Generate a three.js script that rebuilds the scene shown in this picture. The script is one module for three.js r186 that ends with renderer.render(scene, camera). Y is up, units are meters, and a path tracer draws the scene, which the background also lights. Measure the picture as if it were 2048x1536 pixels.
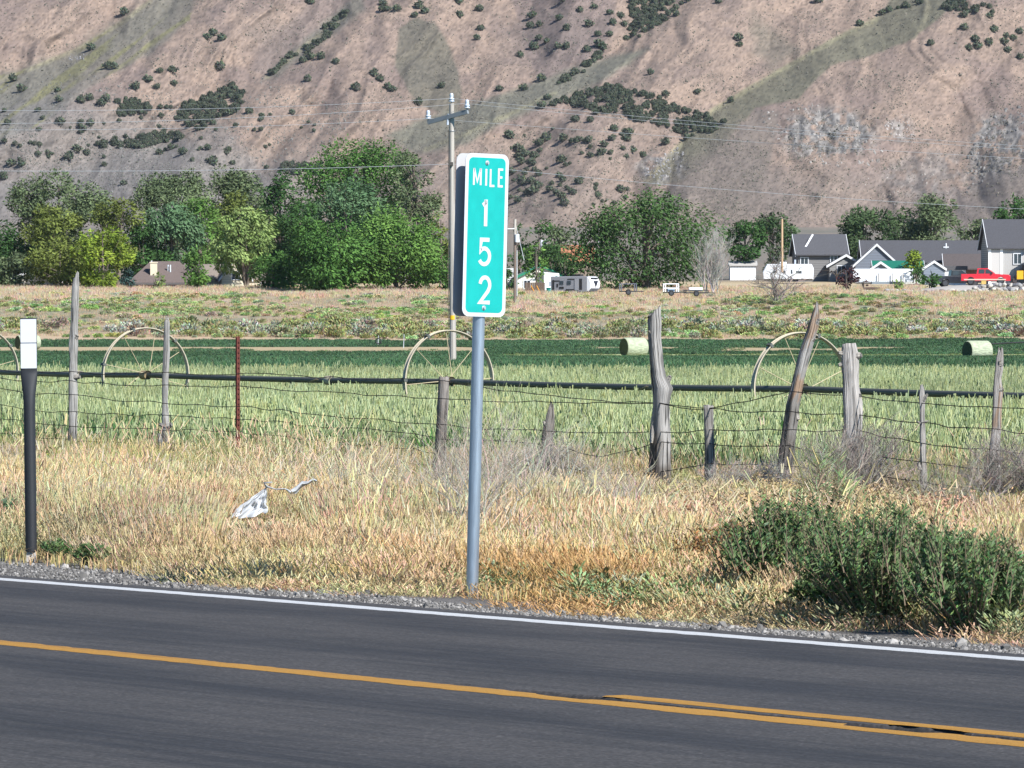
import * as THREE from 'three';
import { Sky } from 'three/addons/objects/Sky.js';
import { mergeGeometries } from 'three/addons/utils/BufferGeometryUtils.js';

// ---------------------------------------------------------------- camera, sky, sun, exposure
const F = 12000, HX = 1024, HY = 685, EYE = 1.41;       // focal length, centre column and horizon row for a 2048 x 1536 frame; eye height in metres
const scene = new THREE.Scene();
const camera = new THREE.PerspectiveCamera(2 * Math.atan(768 / F) * 180 / Math.PI, 4 / 3, 0.5, 12000);
camera.position.set(0, EYE, 0);
camera.rotation.x = -Math.atan((768 - HY) / F);
const renderer = new THREE.WebGLRenderer({ antialias: true });
renderer.toneMapping = THREE.LinearToneMapping;
renderer.toneMappingExposure = 1.9;
renderer.shadowMap.enabled = true;
const SUN_AZ = 42 * Math.PI / 180, SUN_EL = 40 * Math.PI / 180;
const SUN = new THREE.Vector3(Math.sin(SUN_AZ) * Math.cos(SUN_EL), Math.sin(SUN_EL), Math.cos(SUN_AZ) * Math.cos(SUN_EL));
const sky = new Sky();
sky.name = 'sky'; sky.scale.setScalar(9000); sky.userData.kind = 'structure';
sky.material.uniforms.sunPosition.value.copy(SUN);
sky.material.uniforms.turbidity.value = 3; sky.material.uniforms.rayleigh.value = 1.3;
sky.material.uniforms.mieCoefficient.value = 0.004; sky.material.uniforms.cloudCoverage.value = 0;
scene.add(sky);
scene.environmentIntensity = 0.085;
const sun = new THREE.DirectionalLight(new THREE.Color(1, 0.965, 0.9), 4.6);
sun.name = 'sunlight'; sun.position.copy(SUN).multiplyScalar(300).add(new THREE.Vector3(0, 0, -120));
sun.target.position.set(0, 0, -120); sun.castShadow = true;
Object.assign(sun.shadow.camera, { left: -150, right: 150, top: 150, bottom: -150, near: 1, far: 700 });
scene.add(sun, sun.target);
scene.fog = new THREE.FogExp2(new THREE.Color(0.62, 0.7, 0.84), 0.000016);

// ---------------------------------------------------------------- helpers
function rng(seed) { let a = seed >>> 0; return () => { a = (a + 0x6d2b79f5) >>> 0; let t = a; t = Math.imul(t ^ (t >>> 15), t | 1); t ^= t + Math.imul(t ^ (t >>> 7), t | 61); return ((t ^ (t >>> 14)) >>> 0) / 4294967296; }; }
const R0 = rng(7);
const rr = (r, a, b) => a + (b - a) * r();
const clamp = (x, a, b) => x < a ? a : x > b ? b : x;
const lerp = (a, b, t) => a + (b - a) * t;
const sstep = (a, b, x) => { const t = clamp((x - a) / (b - a), 0, 1); return t * t * (3 - 2 * t); };
function hash2(x, y) { let h = Math.imul(x | 0, 374761393) ^ Math.imul(y | 0, 668265263); h = Math.imul(h ^ (h >>> 13), 1274126177); return ((h ^ (h >>> 16)) >>> 0) / 4294967296; }
function vn(x, y) { const ix = Math.floor(x), iy = Math.floor(y), fx = x - ix, fy = y - iy, u = fx * fx * (3 - 2 * fx), v = fy * fy * (3 - 2 * fy);
  return lerp(lerp(hash2(ix, iy), hash2(ix + 1, iy), u), lerp(hash2(ix, iy + 1), hash2(ix + 1, iy + 1), u), v); }
function fbm(x, y, o = 4) { let s = 0, a = 0.5, n = 0; for (let i = 0; i < o; i++) { s += a * vn(x, y); n += a; a *= 0.5; x = x * 2.03 + 17.3; y = y * 2.03 + 9.1; } return s / n; }
const lin = (r, g, b) => new THREE.Color(r, g, b);
const css = (h) => new THREE.Color(h);
const mixc = (a, b, t) => [lerp(a[0], b[0], t), lerp(a[1], b[1], t), lerp(a[2], b[2], t)];
const used = {};
function numbered(n) { const k = used[n] = (used[n] ?? -1) + 1; return k ? n + '_' + String(k).padStart(3, '0') : n; }
function tag(o, label, category, group, kind) { if (label) o.userData.label = label; if (category) o.userData.category = category; if (group) o.userData.group = group; if (kind) o.userData.kind = kind; return o; }
function thing(name, label, category, pos = [0, 0, 0], turn = 0, group) { const o = new THREE.Group(); o.name = numbered(name); o.position.set(...pos); o.rotation.y = turn; scene.add(o); return tag(o, label, category, group); }
function mesh(name, geo, mat, parent) { const m = new THREE.Mesh(geo, mat); m.name = parent ? name : numbered(name); m.castShadow = m.receiveShadow = true; (parent ?? scene).add(m); return m; }
function struct(name, geo, mat) { const m = mesh(name, geo, mat); m.userData.kind = 'structure'; return m; }
// a point of the place seen at (px, py) when it stands d metres ahead
const X_ = (px, d) => (px - HX) * d / F;
const Y_ = (py, d) => EYE + (HY - py) * d / F;
const PT = (px, py, d) => new THREE.Vector3(X_(px, d), Y_(py, d), -d);
// across (q) and along (s) the road
const PHI = 30.46 * Math.PI / 180, SP = Math.sin(PHI), CP = Math.cos(PHI);
const qOf = (X, d) => X * CP + d * SP;
const sOf = (X, d) => -X * SP + d * CP;
const road = (s, q, y = 0) => new THREE.Vector3(q * CP - s * SP, y, -(q * SP + s * CP));
// ground profile
const PROF = [[-80, 0], [58, 0], [75, -0.2], [100, -0.38], [115, -0.3], [130, -0.22], [200, -0.03], [280, 0.28], [460, 0.4], [500, 0.75], [540, 1.45], [600, 3.1], [650, 5.5], [700, 7.35], [760, 9], [1000, 14], [1500, 28], [2300, 46], [2700, 60]];
function prof(d) { let i = 1; while (i < PROF.length - 1 && PROF[i][0] < d) i++; const [a, ya] = PROF[i - 1], [b, yb] = PROF[i]; return lerp(ya, yb, clamp((d - a) / (b - a), 0, 1)); }
function ground(X, d) {
  let y = prof(d);
  const q = qOf(X, d);
  if (d < 90) { const off = sstep(16.9, 18.5, q) * (1 - sstep(70, 90, d)); y += off * (fbm(X * 0.7 + 40, d * 0.5, 3) - 0.5) * 0.16 - off * 0.03; y -= 0.07 * (1 - sstep(16.9, 17.5, q)); }
  if (d > 520 && d < 1000) y += sstep(520, 600, d) * (fbm(X * 0.06 + 3, d * 0.05, 3) - 0.5) * 1.4 * (1 - sstep(660, 700, d));
  return y;
}
const onGround = (px, d, dy = 0) => { const X = X_(px, d); return [X, ground(X, d) + dy, -d]; };

// collects triangles with vertex colours and uv
class MB {
  constructor() { this.p = []; this.c = []; this.u = []; this.i = []; }
  v(x, y, z, c, u = 0, w = 0) { this.p.push(x, y, z); this.c.push(c[0], c[1], c[2]); this.u.push(u, w); return this.p.length / 3 - 1; }
  tri(a, b, c) { this.i.push(a, b, c); }
  quad(a, b, c, d) { this.i.push(a, b, c, a, c, d); }
  // flat quad with four own corners
  face(a, b, c, d, col) { const k = [a, b, c, d].map((p, n) => this.v(p[0], p[1], p[2], col, n === 1 || n === 2 ? 1 : 0, n > 1 ? 1 : 0)); this.quad(...k); }
  box(x, y, z, w, h, d, col = [1, 1, 1]) {  // centre x, base y, centre z
    const a = x - w / 2, b = x + w / 2, e = y, f = y + h, g = z - d / 2, k = z + d / 2;
    this.face([a, e, k], [b, e, k], [b, f, k], [a, f, k], col); this.face([b, e, g], [a, e, g], [a, f, g], [b, f, g], col);
    this.face([b, e, k], [b, e, g], [b, f, g], [b, f, k], col); this.face([a, e, g], [a, e, k], [a, f, k], [a, f, g], col);
    this.face([a, f, k], [b, f, k], [b, f, g], [a, f, g], col); this.face([a, e, g], [b, e, g], [b, e, k], [a, e, k], col); return this;
  }
  // tapered tube through points (Vector3 list), radii list or number
  tube(pts, rad, sides = 6, col = [1, 1, 1], cap = true) {
    const n = pts.length, t = new THREE.Vector3(), up = new THREE.Vector3(), a = new THREE.Vector3(), b = new THREE.Vector3(); let first = null, len = 0;
    const base = this.p.length / 3;
    for (let i = 0; i < n; i++) {
      t.copy(pts[Math.min(n - 1, i + 1)]).sub(pts[Math.max(0, i - 1)]).normalize();
      if (!first) { up.set(0, 1, 0); if (Math.abs(t.y) > 0.9) up.set(1, 0, 0); first = true; } else up.copy(a);
      b.copy(t).cross(up).normalize(); a.copy(b).cross(t).normalize();
      if (i) len += pts[i].distanceTo(pts[i - 1]);
      const r = typeof rad === 'number' ? rad : rad[i], c = typeof col === 'function' ? col(i / (n - 1)) : col;
      for (let k = 0; k <= sides; k++) { const g = k / sides * Math.PI * 2, x = Math.cos(g) * r, y = Math.sin(g) * r; this.v(pts[i].x + a.x * x + b.x * y, pts[i].y + a.y * x + b.y * y, pts[i].z + a.z * x + b.z * y, c, k / sides, len); }
    }
    for (let i = 0; i < n - 1; i++) for (let k = 0; k < sides; k++) { const o = base + i * (sides + 1) + k; this.quad(o, o + sides + 1, o + sides + 2, o + 1); }
    if (cap) for (const e of [0, n - 1]) { const c = typeof col === 'function' ? col(e ? 1 : 0) : col, m = this.v(pts[e].x, pts[e].y, pts[e].z, c); for (let k = 0; k < sides; k++) { const o = base + e * (sides + 1) + k; e ? this.tri(m, o, o + 1) : this.tri(m, o + 1, o); } }
    return this;
  }
  geo(smooth = true) {
    const g = new THREE.BufferGeometry();
    g.setAttribute('position', new THREE.Float32BufferAttribute(this.p, 3)); g.setAttribute('color', new THREE.Float32BufferAttribute(this.c, 3)); g.setAttribute('uv', new THREE.Float32BufferAttribute(this.u, 2));
    g.setIndex(this.i); g.computeVertexNormals(); return g;
  }
}
const V = (x, y, z) => new THREE.Vector3(x, y, z);
function dataTex(w, h, fn, srgb = false) {
  const a = new Uint8Array(w * h * 4);
  for (let y = 0; y < h; y++) for (let x = 0; x < w; x++) { const c = fn(x, y), o = (y * w + x) * 4; for (let k = 0; k < 3; k++) a[o + k] = clamp(Math.round((c.length ? c[k] : c) * 255), 0, 255); a[o + 3] = 255; }
  const t = new THREE.DataTexture(a, w, h); t.wrapS = t.wrapT = THREE.RepeatWrapping; t.magFilter = THREE.LinearFilter; t.minFilter = THREE.LinearMipmapLinearFilter; if (srgb) t.colorSpace = THREE.SRGBColorSpace; t.needsUpdate = true; return t;
}
// tiling noise for textures
function tn(x, y, px, py, seed = 0) { const ix = Math.floor(x), iy = Math.floor(y), fx = x - ix, fy = y - iy, u = fx * fx * (3 - 2 * fx), v = fy * fy * (3 - 2 * fy), m = (a, n) => ((a % n) + n) % n;
  const h = (i, j) => hash2(m(i, px) + seed * 101, m(j, py) + seed * 57); return lerp(lerp(h(ix, iy), h(ix + 1, iy), u), lerp(h(ix, iy + 1), h(ix + 1, iy + 1), u), v); }
const std = (o) => new THREE.MeshStandardMaterial({ roughness: 0.85, metalness: 0, ...o });
const VC = std({ vertexColors: true, roughness: 0.9 });
const leafMat = new THREE.MeshPhysicalMaterial({ vertexColors: true, roughness: 0.95, side: THREE.DoubleSide, specularIntensity: 0.3 });
// ---------------------------------------------------------------- ground
const TAN = [0.3, 0.245, 0.17], GOLD = [0.45, 0.36, 0.22], SOIL = [0.36, 0.26, 0.19], SAGEG = [0.21, 0.215, 0.13], FIELD = [0.13, 0.2, 0.07], ALF = [0.03, 0.075, 0.03], ALFB = [0.075, 0.135, 0.04], STUB = [0.3, 0.32, 0.12], LITTER = [0.16, 0.135, 0.1];
const goldness = (X, d) => { const px = HX + X * F / d, k = d + (fbm(X * 0.09 + 31, d * 0.05, 3) - 0.5) * 90 - 24 * sstep(190, 260, px) * (1 - sstep(960, 1000, px)) - 34 * sstep(1440, 1500, px) * (1 - sstep(1800, 1880, px)) + 22 * sstep(1000, 1060, px) * (1 - sstep(1350, 1440, px)) + 30 * sstep(1850, 1900, px); return sstep(646, 658, k); };
function groundColor(X, d) {
  const q = qOf(X, d), px = HX + X * F / d, n = fbm(X * 0.9, d * 0.5, 3), n2 = fbm(X * 0.12 + 9, d * 0.09, 3);
  if (q < 17) return mixc([0.25, 0.235, 0.22], [0.33, 0.3, 0.26], n);
  if (d < 66 || q < 31) return mixc(LITTER, TAN, n);
  if (d < 174) return mixc([0.1, 0.14, 0.055], FIELD, n);
  const e = (n2 - 0.5) * 10;
  if (d < 432 + e) return mixc(ALF, [0.055, 0.105, 0.04], n);
  if (d < 468 + e) return px > 1000 && d > 441 + e * 0.3 ? mixc([0.3, 0.34, 0.13], [0.42, 0.42, 0.2], n) : mixc(ALF, STUB, sstep(455, 466, d) * 0.7);
  if (d < 484 + e) return mixc(ALF, ALFB, n);
  if (d < 514 + e) return mixc(ALFB, [0.4, 0.31, 0.18], sstep(0.4, 0.5, n2 + (px < 960 ? 0.12 : px > 1440 && px < 1720 ? 0.06 : -0.08)));
  if (d < 546 + e) return mixc(ALF, [0.04, 0.1, 0.035], n);
  if (d < 563 + e) return mixc([0.5, 0.36, 0.25], [0.42, 0.32, 0.19], n);
  if (d > 745) { const far = sstep(745, 800, d); return mixc(mixc(GOLD, [0.5, 0.38, 0.22], n), mixc([0.2, 0.165, 0.13], [0.15, 0.14, 0.11], sstep(0.4, 0.6, n2)), far); }
  return mixc(mixc([0.22, 0.21, 0.14], [0.42, 0.31, 0.22], sstep(0.42, 0.66, n2)), mixc([0.44, 0.36, 0.23], [0.52, 0.43, 0.29], n), goldness(X, d));
}
{
  const rows = []; let d = -60; while (d < 2500) { rows.push(d); d += d < 14 ? 6 : d < 80 ? 0.5 : d < 220 ? 2.5 : d < 720 ? 3 : d < 900 ? 12 : 60; }
  const cols = 180, b = new MB();
  rows.forEach((D) => { for (let k = 0; k <= cols; k++) { const u = k / cols * 2 - 1, w = Math.sign(u) * (Math.abs(u) * 0.35 + Math.abs(u) ** 4 * 0.65), X = w * (45 + Math.max(0, D) * 0.6); b.v(X, ground(X, D) + (D > 2200 ? -(D - 2200) * 0.1 : 0), -D, groundColor(X, D), X, D); } });
  for (let j = 0; j < rows.length - 1; j++) for (let k = 0; k < cols; k++) { const o = j * (cols + 1) + k; b.quad(o, o + 1, o + cols + 2, o + cols + 1); }
  const grain = dataTex(256, 256, (x, y) => 0.72 + 0.28 * tn(x / 4, y / 4, 64, 64, 1) * (0.5 + tn(x / 16, y / 16, 16, 16, 2)), false);
  const g = grain.clone(); g.repeat.set(0.5, 0.5);
  const sheet = b.geo(); struct('ground', sheet, std({ vertexColors: true, map: g, bumpMap: g, bumpScale: 0.05, roughness: 0.97 }));
}

// ---------------------------------------------------------------- road
const roadQ0 = 7.6, roadQ1 = 15.78;
function jointDepth(s, q) {   // ravelled centre joint, from s = 21.7 on towards the right
  if (s > 21.9) return 0;
  const on = 0.35 * sstep(21.9, 21.3, s) + 0.65 * sstep(21.0, 20.2, s), n = fbm(s * 1.6, 3, 4), c = 12.335 + (fbm(s * 0.8, 50, 3) - 0.5) * 0.12, w = on * (0.026 + 0.11 * sstep(0.4, 0.72, n));
  return 0.03 * (1 - sstep(w * 0.6, w + 0.008, Math.abs(q - c))) * on * (w > 0.015 ? 1 : 0.4);
}
{
  const S = []; for (let s = -60; s < 14; s += 2) S.push(s); for (let s = 14; s < 22.2; s += 0.03) S.push(s); for (let s = 22.5; s < 140; s += 1) S.push(s);
  const Q = []; for (let q = roadQ0; q < 12.1; q += 0.28) Q.push(q); for (let q = 12.16; q < 12.52; q += 0.014) Q.push(q); for (let q = 12.6; q < 15.7; q += 0.28) Q.push(q); Q.push(roadQ1 - 0.02);
  const b = new MB(), edge = (s) => roadQ1 + (fbm(s * 1.2, 8, 3) - 0.5) * 0.12;
  S.forEach((s) => { Q.forEach((q0, k) => { const q = k === Q.length - 1 ? edge(s) : q0, j = jointDepth(s, q), p = road(s, q, -j), t = 0.9 + 0.2 * vn(s * 3, q * 3), e = j > 0.004 ? 0.6 : 1; b.v(p.x, p.y, p.z, [t * e, t * e, t * e], s, q); });
    const p = road(s, edge(s) + 0.03, -0.06); b.v(p.x, p.y, p.z, [1, 1, 1], s, roadQ1); });
  const n = Q.length + 1;
  for (let j = 0; j < S.length - 1; j++) for (let k = 0; k < n - 1; k++) { const o = j * n + k; b.quad(o, o + 1, o + n + 1, o + n); }
  // colour: aggregate and streaks of wear along the wheel tracks; the texture spans 16 m along and 8 m across (q 8 to 16)
  const W = 2048, H = 1024;
  const track = (q) => { let v = 0; for (const [c, w] of [[9.75, 0.5], [11.45, 0.35], [13.35, 0.5], [14.95, 0.38]]) v += Math.exp(-(((q - c) / w) ** 2)); return clamp(v, 0, 1); };
  const tex = dataTex(W, H, (x, y) => {
    const q = 8 + y / H * 8, st = tn(x / 128, y / 7, 16, 147, 3) * 0.6 + tn(x / 300, y / 3, 7, 342, 4) * 0.4, g = tn(x / 1.6, y / 1.6, 1280, 640, 5), g2 = hash2(x, y), bl = tn(x / 40, y / 40, 51, 26, 6);
    const t = clamp(track(q + (tn(x / 200, 1, 10, 4, 9) - 0.5) * 0.4) * 0.85 + (st - 0.5) * 1.0 + (bl - 0.5) * 0.3, 0, 1);
    let c = mixc([0.041, 0.0375, 0.038], [0.01, 0.0105, 0.0145], t);
    const k = 0.42 + 0.85 * g + 0.6 * (g2 - 0.5) + (g2 > 0.98 ? 1.6 : 0);
    return c.map((v) => Math.pow(clamp(v * k, 0, 1), 1 / 2.2));
  }, true);
  tex.repeat.set(1 / 16, 1 / 8);
  const fine = dataTex(512, 512, (x, y) => 0.5 * tn(x / 3, y / 3, 171, 171, 8) + 0.5 * tn(x / 6, y / 6, 85, 85, 9)); fine.repeat.set(0.5, 0.5);
  struct('road', b.geo(), std({ vertexColors: true, map: tex, bumpMap: fine, bumpScale: 0.006, roughness: 0.96 }));
  // painted lines with worn edges
  const stripe = (name, s0, s1, qa, qb, cols, wa, wb, mat, label) => {
    const m = new MB(); const ss = []; for (let s = s0; s < s1; s += (s > 13 && s < 40) ? 0.04 : 1) ss.push(s); ss.push(s1);
    const N = 6;
    ss.forEach((s) => { let a = qa + wa(s), e = qb + wb(s); for (let k = 0; k <= N; k++) { const q = lerp(a, e, k / N), p = road(s, q, 0.004 - (k === 0 || k === N ? 0.003 : 0)); m.v(p.x, p.y, p.z, cols(s, k / N), s, q); } });
    for (let j = 0; j < ss.length - 1; j++) for (let k = 0; k < N; k++) { const o = j * (N + 1) + k; m.quad(o, o + 1, o + N + 2, o + N + 1); }
    const o = struct(name, m.geo(), mat); o.userData.label = label; o.userData.category = 'road line'; return o;
  };
  const grit = dataTex(512, 128, (x, y) => 0.7 + 0.3 * tn(x / 2, y / 2, 256, 64, 11) - (hash2(x, y) > 0.93 ? 0.3 : 0)); grit.repeat.set(0.8, 4);
  const paint = std({ vertexColors: true, map: grit, bumpMap: grit, bumpScale: 0.002, roughness: 0.65 });
  const jit = (k, a) => (s) => (fbm(s * 9 + k, k, 3) - 0.5) * a;
  stripe('edge_line', -60, 140, 15.41, 15.565, () => [0.55, 0.56, 0.57], jit(1, 0.03), jit(2, 0.03), paint, 'solid white edge line beside the gravel shoulder');
  const yel = [0.42, 0.215, 0.028], yel2 = [0.25, 0.115, 0.022];
  const bite = (s) => s > 21.9 ? 0 : -0.15 * sstep(0.004, 0.03, Math.max(jointDepth(s, 12.27), jointDepth(s, 12.285), jointDepth(s, 12.25)));
  stripe('centre_line', -60, 140, 12.125, 12.305, (s, k) => mixc(yel, yel2, clamp((Math.abs(k - 0.62) < 0.1 ? 0.75 : 0) * sstep(20, 26, s) * (0.4 + 0.8 * fbm(s * 2, 5, 2)) + (fbm(s * 3, k * 6, 3) - 0.5) * 0.8, 0, 1)), jit(3, 0.035), (s) => jit(4, 0.04)(s) + bite(s) * 0.45, paint, 'longer orange-yellow centre line running the full width of the road');
  stripe('centre_line', -60, 20.4, 12.415, 12.545, (s, k) => mixc(yel, yel2, clamp((fbm(s * 3, k * 6 + 20, 3) - 0.4) * 1.1, 0, 1)), (s) => jit(5, 0.03)(s) + (jointDepth(s, 12.42) > 0.005 ? 0.02 : 0), jit(6, 0.03), paint, 'shorter yellow line on the far side of the broken road joint');
}

// ---------------------------------------------------------------- gravel shoulder
{
  const b = new MB(), S = []; for (let s = -20; s < 90; s += 0.2) S.push(s);
  const Q = [15.6, 15.85, 16.1, 16.4, 16.7, 17.0, 17.35];
  S.forEach((s) => Q.forEach((q, k) => { const qq = q + (k > 4 ? (fbm(s * 0.7, k, 3) - 0.5) * 0.7 : 0), n = fbm(s * 6, q * 9, 3), p = road(s, qq, k === 0 ? -0.06 : (k === 6 ? -0.08 : -0.022 + n * 0.02)); b.v(p.x, p.y, p.z, mixc([0.1, 0.093, 0.09], [0.2, 0.185, 0.17], n), s, qq); }));
  for (let j = 0; j < S.length - 1; j++) for (let k = 0; k < 6; k++) { const o = j * 7 + k; b.quad(o, o + 1, o + 8, o + 7); }
  const gt = dataTex(256, 256, (x, y) => 0.55 + 0.45 * tn(x / 3, y / 3, 85, 85, 21)); gt.repeat.set(1.4, 1.4);
  struct('gravel_shoulder', b.geo(), std({ vertexColors: true, map: gt, bumpMap: gt, bumpScale: 0.02, roughness: 0.95 }));
  // loose stones
  const r = rng(41), g = new THREE.IcosahedronGeometry(1, 0), N = 20000, im = new THREE.InstancedMesh(g, std({ roughness: 0.9, flatShading: true }), N), M = new THREE.Matrix4(), e = new THREE.Euler(), c = new THREE.Color();
  for (let i = 0; i < N; i++) { const s = rr(r, 12, 44), q = 15.72 + Math.pow(r(), 0.9) * lerp(0.4, 1.1, sstep(27, 32, s)), k = rr(r, 0.004, 0.012) * (r() > 0.985 ? 2.4 : 1), p = road(s, q, -0.01 + k * 0.2);
    M.compose(p, new THREE.Quaternion().setFromEuler(e.set(r() * 6, r() * 6, r() * 6)), V(k * rr(r, 0.8, 1.5), k * 0.75, k * rr(r, 0.7, 1.2))); im.setMatrixAt(i, M); const v = 0.08 + 0.3 * r() * r(); im.setColorAt(i, c.setRGB(v, v * 0.95, v * 0.9)); }
  im.name = 'gravel'; tag(im, 'loose grey gravel between the white edge line and the dry grass', 'gravel', null, 'stuff'); im.castShadow = im.receiveShadow = true; scene.add(im);
}

// ---------------------------------------------------------------- hills
// crests (+) and gullies (-): each line is a list of [column, row, metres towards the eye]
const RIDGES = [
  [[1960, -60], [1884, 30], [1830, 77], [1730, 116], [1662, 131], [1595, 198], [1511, 215], [1427, 312], [1360, 366], [1300, 440]],
  [[2220, 60], [2110, 260], [2035, 360], [1990, 460]],
  [[1480, -60], [1380, 35], [1320, 80], [1250, 125], [1180, 165], [1090, 205], [1000, 240], [900, 285], [850, 360], [820, 450]],
  [[1420, 110], [1400, 170], [1330, 165], [1230, 190]], [[1180, 240], [1195, 310], [1130, 400]],
  [[1235, -60], [1230, 20], [1222, 70], [1180, 112]],
  [[820, -60], [745, 20], [690, 95], [615, 165], [545, 212], [470, 275], [380, 340], [300, 420]],
  [[760, 225], [690, 260], [620, 320], [560, 400]],
  [[560, -60], [430, 40], [300, 110], [200, 160], [60, 250], [-80, 300]],
  [[180, -60], [90, 30], [-60, 90]],
];
const GULLIES = [
  [[1800, -40], [1756, 34], [1662, 81], [1545, 148], [1427, 218], [1360, 289], [1290, 360], [1240, 450]],
  [[2140, 150], [2030, 205], [1962, 285], [1932, 370], [1890, 450]],
  [[1350, -60], [1290, 20], [1255, 85], [1190, 122], [1130, 150], [1080, 166], [960, 205], [850, 240], [770, 272], [700, 330], [640, 420]],
  [[1040, 270], [1000, 340], [940, 440]],
  [[1010, -60], [1040, 55], [1052, 110], [1082, 162]],
  [[740, -60], [692, 28], [600, 97], [530, 150], [480, 182], [440, 235], [390, 268], [250, 302], [90, 345], [-80, 390]],
  [[330, -60], [300, 0], [240, 45], [150, 98], [70, 132], [-80, 185]],
  [[600, 215], [520, 300], [460, 380]],
];
const near = (px, py, lines) => { let best = 1e9; for (const line of lines) for (let i = 0; i < line.length - 1; i++) { const [ax, ay] = line[i], [bx, by] = line[i + 1], dx = bx - ax, dy = by - ay, t = clamp(((px - ax) * dx + (py - ay) * dy) / (dx * dx + dy * dy), 0, 1), ex = px - ax - dx * t, ey = py - ay - dy * t, q = ex * ex + ey * ey; if (q < best) best = q; } return Math.sqrt(best + 16); };
const relief = (px, py) => { const k = near(px, py, GULLIES) - near(px, py, RIDGES); return 0.21 * 130 * Math.tanh(k / 130); };
const rocky = (px, py) => sstep(0.1, 0.5, 1 - Math.hypot((px - 1655) / 135, (py - 268) / 75)) + sstep(0.1, 0.5, 1 - Math.hypot((px - 2000) / 85, (py - 290) / 90)) + sstep(0.1, 0.6, 1 - Math.hypot((px - 1320) / 75, (py - 335) / 45)) + 0.5 * sstep(0.1, 0.5, 1 - Math.hypot((px - 1870) / 150, (py - 350) / 70)) + 0.7 * sstep(0.1, 0.6, 1 - Math.hypot((px - 1800) / 40, (py - 258) / 40));
function hillD(px, py) {
  const base = 2330 + (450 - py) * 0.56 + (px - 1024) * -0.01, fade = sstep(470, 400, py);
  const wob = px + (fbm(px * 0.02, py * 0.02, 3) - 0.5) * 20, wob2 = py + (fbm(px * 0.02 + 50, py * 0.02, 3) - 0.5) * 16;
  let r = relief(wob, wob2) + (fbm(px * 0.012 + 5, py * 0.016, 3) - 0.5) * 7 + (fbm(px * 0.045, py * 0.05, 3) - 0.5) * 2.2;
  { const bend = px + (fbm(px * 0.008 + 3, py * 0.01, 2) - 0.5) * 120, dir = px < 1500 ? 0.62 : -0.35, u = bend + dir * py, v = py; r += (px < 1500 ? sstep(1490, 1350, px) : sstep(1510, 1640, px) * 0.8) * ((1 - Math.abs(fbm(u * 0.0135 + 11, v * 0.0035, 2) * 2 - 1) * 2.2) * 6.5 + (1 - Math.abs(fbm(u * 0.036 + 50, v * 0.009, 2) * 2 - 1) * 2) * 1.6); }
  const k = rocky(px, py); if (k > 0) { const n = fbm(px * 0.05 + 7, py * 0.035, 3), m = fbm(px * 0.12 + 3, py * 0.07, 3); r += k * (Math.abs(n * 2 - 1) * -5 + (Math.floor(m * 6) / 6 - 0.5) * 3); }
  return base - r * fade;
}
function inPoly(px, py, P) { let c = false; for (let i = 0, j = P.length - 1; i < P.length; j = i++) { const [a, b] = P[i], [e, f] = P[j]; if ((b > py) !== (f > py) && px < (e - a) * (py - b) / (f - b) + a) c = !c; } return c; }
function polyDist(px, py, P) { let best = 1e9; for (let i = 0; i < P.length; i++) { const [ax, ay] = P[i], [bx, by] = P[(i + 1) % P.length], dx = bx - ax, dy = by - ay, t = clamp(((px - ax) * dx + (py - ay) * dy) / (dx * dx + dy * dy), 0, 1); best = Math.min(best, Math.hypot(px - ax - dx * t, py - ay - dy * t)); } return inPoly(px, py, P) ? -best : best; }
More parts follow.
